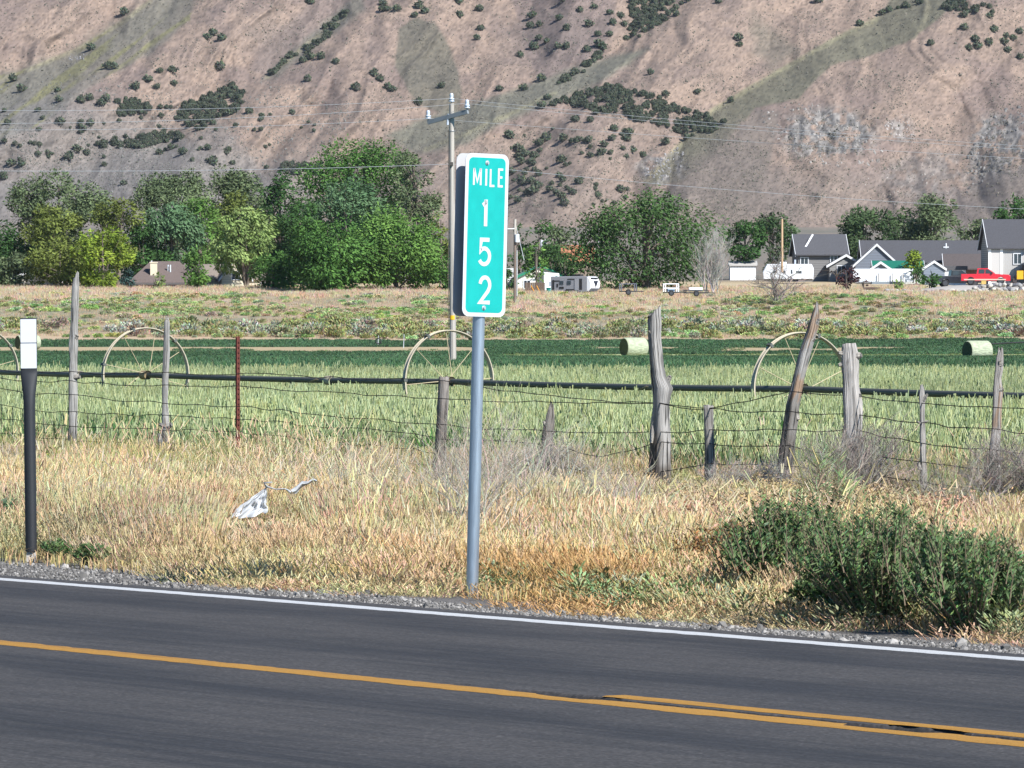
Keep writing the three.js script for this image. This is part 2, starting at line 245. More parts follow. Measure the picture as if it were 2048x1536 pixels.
const PATCH = [
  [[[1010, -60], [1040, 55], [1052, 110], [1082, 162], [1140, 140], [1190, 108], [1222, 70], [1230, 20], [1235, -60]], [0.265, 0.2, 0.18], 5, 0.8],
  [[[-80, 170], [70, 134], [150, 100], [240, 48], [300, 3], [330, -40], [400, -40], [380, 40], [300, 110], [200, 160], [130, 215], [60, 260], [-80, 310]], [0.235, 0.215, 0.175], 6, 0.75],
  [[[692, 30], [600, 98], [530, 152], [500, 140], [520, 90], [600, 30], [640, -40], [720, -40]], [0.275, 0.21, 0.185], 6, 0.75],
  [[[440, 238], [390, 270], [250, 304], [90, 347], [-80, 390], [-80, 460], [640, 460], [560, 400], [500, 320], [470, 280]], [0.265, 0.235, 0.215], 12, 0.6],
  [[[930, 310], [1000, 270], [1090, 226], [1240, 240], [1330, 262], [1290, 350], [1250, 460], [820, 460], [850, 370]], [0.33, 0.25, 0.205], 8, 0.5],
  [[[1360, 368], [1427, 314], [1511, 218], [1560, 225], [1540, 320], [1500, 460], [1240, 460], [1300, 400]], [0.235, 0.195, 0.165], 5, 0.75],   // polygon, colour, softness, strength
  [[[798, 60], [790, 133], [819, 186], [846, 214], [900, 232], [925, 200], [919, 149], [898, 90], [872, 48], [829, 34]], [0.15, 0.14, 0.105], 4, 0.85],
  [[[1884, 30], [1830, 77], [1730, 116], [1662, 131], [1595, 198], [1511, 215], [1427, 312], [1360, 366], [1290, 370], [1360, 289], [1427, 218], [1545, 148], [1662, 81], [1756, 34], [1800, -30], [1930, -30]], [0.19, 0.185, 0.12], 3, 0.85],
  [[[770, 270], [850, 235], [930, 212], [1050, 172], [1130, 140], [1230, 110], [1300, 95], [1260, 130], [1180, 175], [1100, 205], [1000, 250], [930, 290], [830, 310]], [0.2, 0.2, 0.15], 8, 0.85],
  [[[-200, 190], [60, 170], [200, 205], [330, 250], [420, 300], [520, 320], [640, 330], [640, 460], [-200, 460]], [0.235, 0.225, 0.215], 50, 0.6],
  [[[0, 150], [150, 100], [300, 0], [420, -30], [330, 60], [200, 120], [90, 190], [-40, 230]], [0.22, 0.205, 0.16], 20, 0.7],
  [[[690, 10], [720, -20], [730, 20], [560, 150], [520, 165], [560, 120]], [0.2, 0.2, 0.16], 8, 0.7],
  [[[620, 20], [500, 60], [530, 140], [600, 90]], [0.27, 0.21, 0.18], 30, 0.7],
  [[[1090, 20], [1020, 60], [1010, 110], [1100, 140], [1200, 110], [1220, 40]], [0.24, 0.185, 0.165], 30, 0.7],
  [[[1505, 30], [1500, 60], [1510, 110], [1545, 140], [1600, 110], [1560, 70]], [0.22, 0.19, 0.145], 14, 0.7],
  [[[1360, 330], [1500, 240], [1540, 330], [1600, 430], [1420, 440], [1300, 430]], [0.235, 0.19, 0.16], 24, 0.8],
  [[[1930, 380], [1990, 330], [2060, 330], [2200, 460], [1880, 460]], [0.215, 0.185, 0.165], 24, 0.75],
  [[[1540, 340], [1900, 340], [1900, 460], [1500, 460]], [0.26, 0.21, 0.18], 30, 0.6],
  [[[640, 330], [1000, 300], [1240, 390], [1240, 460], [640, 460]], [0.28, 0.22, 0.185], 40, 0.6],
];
const THICKET = [
  [[1090, 215], [1150, 190], [1210, 172], [1290, 182], [1360, 217], [1448, 245], [1440, 263], [1390, 273], [1330, 258], [1240, 232], [1150, 214]],
  [[1258, -20], [1400, -20], [1335, 38], [1290, 72], [1252, 85], [1264, 40]],
  [[372, 212], [440, 182], [470, 168], [490, 196], [478, 222], [420, 250], [392, 262], [352, 238]],
  [[228, 202], [290, 198], [308, 225], [240, 236]],
  [[172, 292], [270, 272], [350, 262], [372, 282], [280, 296], [180, 298]],
  [[540, 148], [580, 112], [600, 108], [575, 132], [548, 152]],
  [[596, 112], [640, 70], [690, 22], [700, 28], [650, 82], [606, 116]], [[1112, 168], [1170, 128], [1200, 108], [1206, 112], [1176, 136], [1120, 172]], [[560, 330], [700, 330], [700, 350], [560, 352]],
  [[1878, 14], [1920, 0], [1990, 18], [1985, 28], [1890, 20]], [[1790, 20], [1830, 0], [1850, 4], [1800, 22]],
];
function hillColor(px, py) {
  const n = fbm(px * 0.03, py * 0.05, 4), f = fbm(px * 0.16, py * 0.3, 3), g = hash2(px * 3, py * 7);
  let c = mixc([0.32, 0.236, 0.19], [0.39, 0.285, 0.222], sstep(0.35, 0.65, n));
  c = mixc(c, [0.27, 0.2, 0.175], sstep(0.5, 0.72, fbm(px * 0.011 + 70, py * 0.02, 3)) * 0.7);
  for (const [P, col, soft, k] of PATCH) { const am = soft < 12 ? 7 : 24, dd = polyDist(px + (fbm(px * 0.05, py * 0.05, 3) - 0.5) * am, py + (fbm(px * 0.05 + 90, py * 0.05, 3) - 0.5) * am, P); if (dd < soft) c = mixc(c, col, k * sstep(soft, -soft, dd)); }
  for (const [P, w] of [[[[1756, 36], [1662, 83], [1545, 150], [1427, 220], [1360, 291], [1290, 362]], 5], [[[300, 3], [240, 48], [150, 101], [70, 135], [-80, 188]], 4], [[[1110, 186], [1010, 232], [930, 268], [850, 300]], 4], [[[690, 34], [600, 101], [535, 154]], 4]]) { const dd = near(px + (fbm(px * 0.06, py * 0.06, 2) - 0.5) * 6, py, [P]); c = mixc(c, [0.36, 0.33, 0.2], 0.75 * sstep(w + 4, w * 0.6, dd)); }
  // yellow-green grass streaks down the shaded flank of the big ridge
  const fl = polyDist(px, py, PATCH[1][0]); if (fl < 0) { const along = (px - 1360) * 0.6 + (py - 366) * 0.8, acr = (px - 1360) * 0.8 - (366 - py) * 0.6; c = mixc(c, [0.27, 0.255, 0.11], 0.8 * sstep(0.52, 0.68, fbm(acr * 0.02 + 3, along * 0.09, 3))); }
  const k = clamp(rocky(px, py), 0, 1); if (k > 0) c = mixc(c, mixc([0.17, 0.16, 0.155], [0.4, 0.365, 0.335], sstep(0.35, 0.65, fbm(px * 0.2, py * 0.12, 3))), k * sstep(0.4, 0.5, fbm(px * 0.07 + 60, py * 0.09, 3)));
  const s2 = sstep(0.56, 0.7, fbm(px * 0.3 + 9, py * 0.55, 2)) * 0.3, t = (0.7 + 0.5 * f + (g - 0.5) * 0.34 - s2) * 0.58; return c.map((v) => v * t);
}
const hillPoint = (px, py) => PT(px, py, hillD(px, py));
{
  const b = new MB(), x0 = -420, x1 = 2470, y0 = -170, y1 = 486, st = 3.4, nx = Math.round((x1 - x0) / st), ny = Math.round((y1 - y0) / st);
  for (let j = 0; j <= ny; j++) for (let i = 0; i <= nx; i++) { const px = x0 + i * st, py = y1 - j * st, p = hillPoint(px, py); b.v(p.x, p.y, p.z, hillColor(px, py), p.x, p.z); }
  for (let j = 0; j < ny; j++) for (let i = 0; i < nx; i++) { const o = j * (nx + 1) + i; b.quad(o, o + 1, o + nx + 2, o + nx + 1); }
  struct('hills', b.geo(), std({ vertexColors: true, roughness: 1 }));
}
// ---------------------------------------------------------------- materials of things
const woodTex = dataTex(256, 512, (x, y) => { const s = tn(x / 5, y / 90, 51, 6, 31), k = tn(x / 2, y / 40, 128, 13, 32), c = tn(x / 9, y / 128, 28, 4, 33); return clamp(0.45 + 0.35 * s + 0.3 * k - (c > 0.72 ? 0.55 * (c - 0.72) / 0.28 * 2 : 0), 0.08, 1); });
woodTex.repeat.set(2, 0.7);
const wood = std({ vertexColors: true, map: woodTex, bumpMap: woodTex, bumpScale: 0.012, roughness: 0.92 });
const steel = std({ color: lin(0.5, 0.53, 0.57), metalness: 0.85, roughness: 0.42 });
const galvTex = dataTex(256, 256, (x, y) => 0.78 + 0.22 * tn(x / 10, y / 12, 26, 21, 35) + (hash2(x, y) - 0.5) * 0.06); galvTex.repeat.set(2, 2);
const galv = std({ color: lin(0.4, 0.46, 0.53), metalness: 0.7, roughness: 0.36, map: galvTex });
const wireMat = std({ color: lin(0.035, 0.03, 0.028), metalness: 0.2, roughness: 0.7 });
const alu = std({ color: lin(0.56, 0.57, 0.6), metalness: 0.35, roughness: 0.5 });
const white = std({ color: lin(0.8, 0.8, 0.8), roughness: 0.5 });
const lines = (n) => { const t = dataTex(8, 128, (x, y) => { const f = (y * n / 128) % 1; return f < 0.16 ? 0.35 : 0.85 + 0.15 * f; }); return t; };

// ---------------------------------------------------------------- mile marker
function roundRect(w, h, r, n = 6) { const s = new THREE.Shape(); s.moveTo(-w / 2 + r, -h / 2); s.lineTo(w / 2 - r, -h / 2); s.absarc(w / 2 - r, -h / 2 + r, r, -Math.PI / 2, 0); s.lineTo(w / 2, h / 2 - r); s.absarc(w / 2 - r, h / 2 - r, r, 0, Math.PI / 2); s.lineTo(-w / 2 + r, h / 2); s.absarc(-w / 2 + r, h / 2 - r, r, Math.PI / 2, Math.PI); s.lineTo(-w / 2, -h / 2 + r); s.absarc(-w / 2 + r, -h / 2 + r, r, Math.PI, Math.PI * 1.5); return s; }
const slab = (shape, depth, z, seg = 8) => { const g = new THREE.ExtrudeGeometry(shape, { depth, bevelEnabled: false, curveSegments: seg }); g.translate(0, 0, z); return g; };
// a letter drawn as strokes of one width, as highway lettering is: polylines joined with round ends
function strokeShape(lines, w) {
  const b = new MB(), dz = 0.0012, c = [1, 1, 1];
  for (const L of lines) {
    const P = L.map(([x, y]) => V(x, y, 0)), n = P.length, left = [], right = [];
    for (let i = 0; i < n; i++) { const t0 = i ? P[i].clone().sub(P[i - 1]).normalize() : null, t1 = i < n - 1 ? P[i + 1].clone().sub(P[i]).normalize() : null, t = t0 && t1 ? t0.clone().add(t1).normalize() : (t0 ?? t1); const k = t0 && t1 ? 1 / Math.max(0.5, Math.sqrt((1 + t0.dot(t1)) / 2)) : 1; const N = V(-t.y, t.x, 0).multiplyScalar(w / 2 * k); left.push(P[i].clone().add(N)); right.push(P[i].clone().sub(N)); }
    for (let i = 0; i < n - 1; i++) {
      const q = [left[i], right[i], right[i + 1], left[i + 1]], f = q.map((p) => [p.x, p.y, dz]), k = q.map((p) => [p.x, p.y, 0]);
      b.face(f[0], f[1], f[2], f[3], c); b.face(k[1], f[1], f[2], k[2], c); b.face(f[0], k[0], k[3], f[3], c); if (i === 0) b.face(k[0], f[0], f[1], k[1], c); if (i === n - 2) b.face(f[3], k[3], k[2], f[2], c);
    }
  }
  return b.geo();
}
const arc = (cx, cy, rx, ry, a0, a1, n = 14) => Array.from({ length: n + 1 }, (_, i) => { const a = (a0 + (a1 - a0) * i / n) * Math.PI / 180; return [cx + Math.cos(a) * rx, cy + Math.sin(a) * ry]; });
const GLYPH = {   // width 1 x height 1, stroke centre lines
  M: [[[0, 0], [0, 1]], [[0.02, 1], [0.5, 0.2], [0.98, 1]], [[1, 1], [1, 0]]], I: [[[0.5, 0], [0.5, 1]]], L: [[[0, 1], [0, 0], [1, 0]]], E: [[[1, 1], [0, 1], [0, 0], [1, 0]], [[0, 0.53], [0.85, 0.53]]],
  1: [[[-0.12, 0.83], [0.25, 0.9], [0.62, 1.03]], [[0.5, 1.08], [0.5, -0.06]]],
  5: [[[0.95, 1], [0.14, 1], [0.08, 0.52], ...arc(0.47, 0.31, 0.53, 0.33, 128, -150)]],
  2: [[...arc(0.5, 0.71, 0.48, 0.31, 172, -18, 12), [0.8, 0.45], [0.05, 0.0], [1.02, 0.0]]],
};
{
  const d = 33.7, base = [X_(944, d), 0, -d], s = F / d, turn = 38 * Math.PI / 180;
  const t = thing('mile_marker_sign', 'green and white MILE 152 marker on a round galvanised steel post at the gravel shoulder', 'road sign', base);
  t.rotation.z = -0.0245;
  const post = new THREE.CylinderGeometry(0.0345, 0.0345, 2.62, 32, 1); post.translate(0, 2.62 / 2 - 0.15, 0); mesh('post', post, galv, t);
  const W = 0.305, H = 0.914, cy = 2.013;
  const front = new THREE.Group(); front.name = 'sign_panel'; front.position.set(0, cy, 0); front.rotation.y = turn; t.add(front);
  const plate = mesh('backing_plate', slab(roundRect(W, H, 0.044), 0.0032, 0.041), std({ color: lin(0.5, 0.52, 0.55), roughness: 0.42 }), front);
  const sheet = dataTex(256, 512, (x, y) => 0.86 + 0.1 * tn(x / 30, y / 30, 9, 17, 37) + 0.04 * tn(x / 4, y / 4, 64, 128, 38) - (tn(x / 2, y / 40, 128, 13, 39) > 0.93 ? 0.14 : 0) - (tn(x / 3, y / 3, 85, 171, 40) > 0.94 ? 0.16 : 0)); sheet.repeat.set(3.2, 1.1);
  mesh('green_sheet', slab(roundRect(W - 0.045, H - 0.045, 0.03), 0.0008, 0.0444), std({ color: lin(0.0, 0.345, 0.315), map: sheet, roughnessMap: sheet, roughness: 0.45 }), front);
  // lettering
  const wm = std({ color: lin(0.5, 0.52, 0.54), roughness: 0.42 });
  const put = (ch, cx, cyy, w, h, sw) => { const g = strokeShape(GLYPH[ch].map((L) => L.map(([x, y]) => [(x - 0.5) * (w - sw) + cx, (y - 0.5) * (h - sw) + cyy])), sw); g.translate(0, 0, 0.0454); const m = mesh(/\d/.test(ch) ? 'digit' : 'letter', g, wm, front); m.userData.label = (/\d/.test(ch) ? 'white digit ' : 'white capital ') + ch; };
  const k = 0.914 / 325, top = 0.457;       // the face is 325 rows tall
  const y = (row) => top - (row - 308) * k, hx = W / 85;
  put('M', (951 - 970.5) * hx, y(354.5), 17 * hx, 38 * k, 0.0128); put('I', (968.5 - 970.5) * hx, y(355), 5 * hx, 38 * k, 0.0135); put('L', (981 - 970.5) * hx, y(355), 11.5 * hx, 38 * k, 0.0128); put('E', (997.5 - 970.5) * hx, y(355), 12 * hx, 38 * k, 0.0128);
  put('1', -0.004, y(426.5), 0.058, 55 * k, 0.0235); put('5', -0.0055, y(503.5), 0.094, 56 * k, 0.0225); put('2', 0.002, y(580), 0.094, 57 * k, 0.0225);
  for (const row of [326, 615.5]) { const bt = new THREE.Group(); bt.name = 'bolt'; bt.position.set(-0.002, y(row), 0.0452); front.add(bt);
    const wa = new THREE.CylinderGeometry(0.0135, 0.0135, 0.003, 20); wa.rotateX(Math.PI / 2); wa.translate(0, 0, 0.0015); const hd = new THREE.CylinderGeometry(0.0075, 0.0085, 0.009, 6); hd.rotateX(Math.PI / 2); hd.translate(0, 0, 0.0075);
    bt.add(Object.assign(new THREE.Mesh(mergeGeometries([wa, hd]), std({ color: lin(0.5, 0.53, 0.55), metalness: 0.6, roughness: 0.4 })), { name: 'bolt_head', castShadow: true, receiveShadow: true })); }
  // flatten: bolts are sub-parts of the sign panel
  front.children.filter((o) => o.name === 'bolt').forEach((o) => { const m = o.children[0]; m.name = 'bolt'; m.position.copy(o.position); front.remove(o); front.add(m); });
  const back = new THREE.Group(); back.name = 'rear_panel'; back.position.set(0, cy, 0); back.rotation.y = turn; t.add(back); back.userData.label = 'bare aluminium back of the second panel behind the post';
  mesh('backing_plate', slab(roundRect(W, H, 0.044), 0.0032, -0.0445), std({ color: lin(0.42, 0.42, 0.43), metalness: 0.1, roughness: 0.6 }), back);
  for (const row of [326, 615.5]) { const g = new THREE.CylinderGeometry(0.008, 0.008, 0.012, 6); g.rotateX(Math.PI / 2); g.translate(0, y(row), -0.036); mesh('nut', g, steel, back); }
}

// ---------------------------------------------------------------- delineator post
{
  const d = 38.9, s = F / d, h = (y) => (1120 - y) / s, t = thing('delineator_post', 'black flexible delineator with a white reflective top at the left road edge', 'delineator post', [X_(62.5, d), 0, -d]);
  t.rotation.z = 0.012;
  const rub = std({ color: lin(0.018, 0.019, 0.022), roughness: 0.5 });
  const bodyRows = [[1103, 0.037, 0.037], [1090, 0.038, 0.038], [900, 0.0385, 0.0385], [815, 0.0375, 0.0375], [790, 0.041, 0.033], [765, 0.05, 0.022], [748, 0.0545, 0.012], [741, 0.0545, 0.007], [690, 0.0545, 0.007], [636, 0.0545, 0.006]];
  const b = new MB(); bodyRows.forEach(([y, rx, rz]) => { for (let k = 0; k <= 24; k++) { const a = k / 24 * Math.PI * 2; b.v(Math.cos(a) * rx, h(y), Math.sin(a) * rz, [1, 1, 1], k / 24, h(y)); } });
  for (let j = 0; j < bodyRows.length - 1; j++) for (let k = 0; k < 24; k++) { const o = j * 25 + k; b.quad(o, o + 25, o + 26, o + 1); }
  const c = b.v(0, h(636), 0, [1, 1, 1]); for (let k = 0; k < 24; k++) b.tri((bodyRows.length - 1) * 25 + k, c, (bodyRows.length - 1) * 25 + k + 1);
  mesh('flexible_tube', b.geo(), rub, t);
  const pan = (y0, y1, name) => { const g = slab(roundRect(0.103, h(y0) - h(y1) - 0.002, 0.003), 0.002, 0.0078); g.translate(0, (h(y0) + h(y1)) / 2, 0); return mesh(name, g, std({ color: lin(0.55, 0.57, 0.6), roughness: 0.42 }), t); };
  pan(638, 685.5, 'reflector_sheet'); pan(686.5, 737, 'reflector_sheet');
  const base = new MB(); base.box(0, -0.1, 0, 0.062, 0.165, 0.03, [0.45, 0.43, 0.4]); mesh('base_bracket', base.geo(), std({ vertexColors: true, roughness: 0.7, metalness: 0.3 }), t);
  const col = new THREE.CylinderGeometry(0.033, 0.033, 0.03, 20); col.translate(0, 0.068, 0); mesh('collar', col, rub, t);
  for (const y of [0.03, 0.075]) { const g = new THREE.CylinderGeometry(0.006, 0.006, 0.006, 8); g.rotateX(Math.PI / 2); g.translate(0, y, y > 0.05 ? 0.035 : 0.017); mesh('bolt', g, rub, t); }
}

// ---------------------------------------------------------------- fence
const FQ = 30, fenceD = (px) => FQ / (SP + CP * (px - HX) / F);
const fence = thing('wire_fence', 'old wire fence with crooked grey wooden posts between the dry grass and the crop', 'fence');
function woodPost(name, label, rows, o = {}) {
  // rows: [column, row, width] from top to bottom
  const last = rows[rows.length - 1], d = fenceD(last[0]), s = F / d, r = rng(o.seed ?? last[0]), sides = 22, b = new MB();
  const P = []; for (let i = 0; i < rows.length - 1; i++) { const [x0, y0, w0] = rows[i], [x1, y1, w1] = rows[i + 1], n = Math.max(2, Math.round((y1 - y0) / 9)); for (let k = 0; k < n; k++) { const t = k / n, e = t * t * (3 - 2 * t); P.push([lerp(x0, x1, t), lerp(y0, y1, t), lerp(w0, w1, e)]); } } P.push(last); P.push([last[0], last[1] + 30, last[2] * 1.1]);
  const sd = last[0] * 0.37, n = P.length, len = (y) => (last[1] - y) / s;
  P.forEach(([x, y, w], i) => {
    for (let k = 0; k <= sides; k++) {
      const a = k / sides * Math.PI * 2, ca = Math.cos(a), sa = Math.sin(a), kk = k % sides / sides;
      const ridge = (vn(Math.cos(kk * 6.283) * 2.2 + sd + 10, Math.sin(kk * 6.283) * 2.2 + len(y) * 0.7) - 0.5) * 0.3 + (fbm(Math.cos(kk * 6.283) * 1.2 + sd, len(y) * 5 + Math.sin(kk * 6.283) * 1.2, 3) - 0.5) * 0.36;
      const groove = vn(kk * 22 + sd, len(y) * 1.2) > 0.72 ? -0.1 : 0;
      const rad = w / s / 2 * (1 + (ridge + groove) * (o.rough ?? 1)), jag = i === 0 ? (o.slant ?? 0) * ca + (vn(kk * 9 + sd, 4) - 0.5) * (o.jag ?? 0.05) : 0;
      const low = sstep(o.dark ?? 0.55, 0.1, len(y) / len(rows[0][1]) + (fbm(kk * 5 + sd, len(y) * 3, 3) - 0.5) * 0.6);
      const crack = vn(kk * 34 + sd, len(y) * 2.4) > 0.8 ? 0.45 : 1, tone = 0.8 + 0.4 * fbm(kk * 7 + sd, len(y) * 4, 3);
      let c = mixc(o.color ?? [0.36, 0.335, 0.31], [0.095, 0.078, 0.063], low * (o.stain ?? 0.75)); if (o.rust && fbm(kk * 6 + 3, len(y) * 3 + sd, 2) > 0.62 && len(y) > 0.5 * len(rows[0][1])) c = mixc(c, [0.36, 0.19, 0.08], 0.6);
      b.v((x - last[0]) / s + ca * rad, len(y) + jag, sa * rad * 0.92, c.map((v) => v * crack * tone), kk === 0 && k ? 1 : kk, len(y));
    }
  });
  for (let i = 0; i < n - 1; i++) for (let k = 0; k < sides; k++) { const q = i * (sides + 1) + k; b.quad(q, q + 1, q + sides + 2, q + sides + 1); }
  const m = b.v((rows[0][0] - last[0]) / s, len(rows[0][1]) - 0.02, 0, [0.3, 0.27, 0.24]); for (let k = 0; k < sides; k++) b.tri(k, m, k + 1);
  // nubs of lopped branches: [column, row, length, width, angle in degrees above the horizontal to the right, towards the eye]
  const post = new THREE.Group(); post.name = name; post.position.set(X_(last[0], d), 0, -d); post.userData.label = label; fence.add(post);
  mesh('shaft', b.geo(), wood, post);
  for (const [x, y, L, w, ang, fwd] of o.nubs ?? []) { const a = ang * Math.PI / 180, q = new MB(), p0 = V((x - last[0]) / s, len(y), 0.01), dir = V(Math.cos(a), Math.sin(a), fwd ?? 0.2).normalize();
    const pts = [0, 0.35, 0.7, 1].map((t) => p0.clone().addScaledVector(dir, t * L / s)); q.tube(pts, [w / s * 0.62, w / s * 0.55, w / s * 0.46, w / s * 0.34], 9, (t) => { const v = 0.85 + 0.3 * vn(t * 9 + x, y); return t > 0.6 ? [0.62 * v, 0.57 * v, 0.5 * v] : [0.42 * v, 0.39 * v, 0.36 * v]; }); mesh('branch_stub', q.geo(), wood, post); }
  return post;
}
const LIGHTW = [0.45, 0.43, 0.405];
woodPost('fence_post', 'tallest pale wooden post, next to the black delineator, with a knot and a white stub', [[153, 548, 9], [151, 575, 14], [149, 640, 16], [147, 690, 20], [147, 720, 15], [146, 760, 18], [146, 850, 17], [142, 935, 21]], { slant: 0.03, jag: 0.05, color: LIGHTW, dark: 0.42, stain: 0.6, nubs: [[150, 676, 9, 11, 50, 0.5], [148, 754, 14, 11, 5, 0.5]] });
woodPost('fence_post', 'slim pale pointed wooden post in front of the left irrigation wheel', [[334, 634, 5], [334, 645, 12], [333, 700, 13], [330, 760, 13], [330, 800, 12], [331, 838, 15], [331, 868, 17], [330, 942, 20]], { jag: 0.09, color: LIGHTW, dark: 0.3, stain: 0.6, nubs: [[333, 852, 12, 13, 25, 0.5], [326, 850, 8, 8, 160, 0.3], [324, 905, 40, 10, 98, 0.2]] });
woodPost('fence_post', 'grey post with flat top left of the round sign post', [[888, 744, 21], [887, 775, 22], [884, 830, 22], [881, 890, 24], [877, 955, 26]], { jag: 0.03, color: [0.31, 0.275, 0.25], dark: 0.85, stain: 0.8 });
woodPost('fence_post', 'low broken stub of a post right of the round sign post', [[1103, 823, 8], [1101, 842, 18], [1097, 866, 25], [1094, 900, 25], [1091, 940, 27], [1087, 985, 29]], { jag: 0.14, color: [0.27, 0.24, 0.215], dark: 0.95, stain: 0.95, rough: 1.4, nubs: [[1094, 866, 14, 9, 120, 0.2], [1100, 880, 12, 6, 30, 0.4]] });
woodPost('fence_post', 'stout grey post with slanted top and swollen waist', [[1308, 616, 26], [1310, 640, 28], [1310, 665, 26], [1314, 715, 28], [1318, 745, 32], [1326, 768, 42], [1323, 800, 34], [1322, 850, 38], [1321, 890, 40], [1319, 975, 44]], { slant: 0.045, jag: 0.04, color: [0.4, 0.38, 0.36], dark: 0.4, stain: 0.95, nubs: [[1306, 655, 9, 12, 200, 0.4], [1336, 752, 10, 10, 60, 0.4], [1305, 845, 36, 9, 265, 0.4]] });
woodPost('fence_post', 'short slim grey post with flat top right of the stout post', [[1417, 788, 20], [1419, 850, 20], [1421, 900, 22], [1423, 965, 23]], { jag: 0.02, dark: 0.85, stain: 0.75 });
woodPost('fence_post', 'long weathered post leaning to the right across the right irrigation wheel', [[1634, 600, 6], [1631, 622, 17], [1625, 650, 23], [1610, 700, 25], [1597, 755, 25], [1587, 800, 29], [1580, 850, 32], [1573, 910, 33], [1560, 985, 36]], { jag: 0.07, color: [0.42, 0.4, 0.38], dark: 0.75, stain: 0.97, rust: true, nubs: [[1632, 640, 11, 9, 60, 0.3], [1620, 676, 13, 9, 35, 0.4], [1592, 815, 18, 9, 285, 0.3]] });
woodPost('fence_post', 'thickest blunt post with a round knot near its top', [[1699, 674, 27], [1700, 690, 34], [1702, 720, 36], [1702, 745, 32], [1705, 790, 37], [1706, 850, 36], [1710, 900, 36], [1716, 945, 37], [1722, 985, 38]], { jag: 0.025, color: [0.44, 0.41, 0.385], dark: 0.4, stain: 0.85, nubs: [[1693, 694, 17, 11, 172, 0.2], [1712, 698, 12, 14, 10, 0.4], [1692, 712, 16, 10, 196, 0.2], [1712, 784, 14, 13, 60, 0.3], [1704, 692, 4, 17, 60, 5], [1690, 838, 70, 6, 262, 0.5]] });
woodPost('fence_post', 'thin crooked pole with a forked stub, second from the right', [[1844, 755, 8], [1844, 775, 13], [1845, 820, 11], [1846, 870, 13], [1847, 930, 13], [1851, 988, 16]], { jag: 0.04, dark: 0.35, stain: 0.6, color: [0.48, 0.45, 0.42], nubs: [[1847, 784, 15, 7, 60, 0.2], [1841, 830, 10, 3.5, 150, 0.2], [1848, 828, 10, 3.5, 20, 0.2], [1840, 922, 16, 8, 110, 0.4]] });
woodPost('fence_post', 'crooked knobbly post at the far right', [[2002, 706, 9], [2000, 725, 14], [1999, 748, 15], [1996, 765, 14], [1997, 790, 19], [1994, 830, 17], [1993, 860, 19], [1989, 910, 21], [1988, 960, 24], [1984, 1018, 28]], { jag: 0.05, color: [0.47, 0.43, 0.4], dark: 0.35, stain: 0.7, rust: true, nubs: [[2001, 738, 9, 9, 100, 0.4], [1999, 788, 8, 11, 20, 0.3], [1994, 928, 13, 11, 15, 0.4]] });
{ // steel post
  const d = fenceD(475), s = F / d, g = new MB(), L = (948 - 672) / s, W = 0.048;
  const t = new THREE.Group(); t.name = 'steel_post'; t.position.set(X_(475.5, d), 0, -d); t.userData.label = 'dark red steel post, only metal one of the fence'; fence.add(t);
  g.box(0, -0.3, 0, W, L + 0.3, 0.006, [0.115, 0.028, 0.018]); g.box(-0.004, -0.3, 0.019, 0.008, L + 0.296, 0.032, [0.16, 0.04, 0.025]); mesh('shaft', g.geo(), std({ vertexColors: true, roughness: 0.6 }), t);
  const n = new MB(); for (let y = 0.2; y < L - 0.05; y += 0.055) n.box(0.012, y, 0.008, 0.016, 0.016, 0.014, [0.1, 0.025, 0.017]); mesh('studs', n.geo(), std({ vertexColors: true, roughness: 0.6 }), t).userData.kind = 'stuff';
}
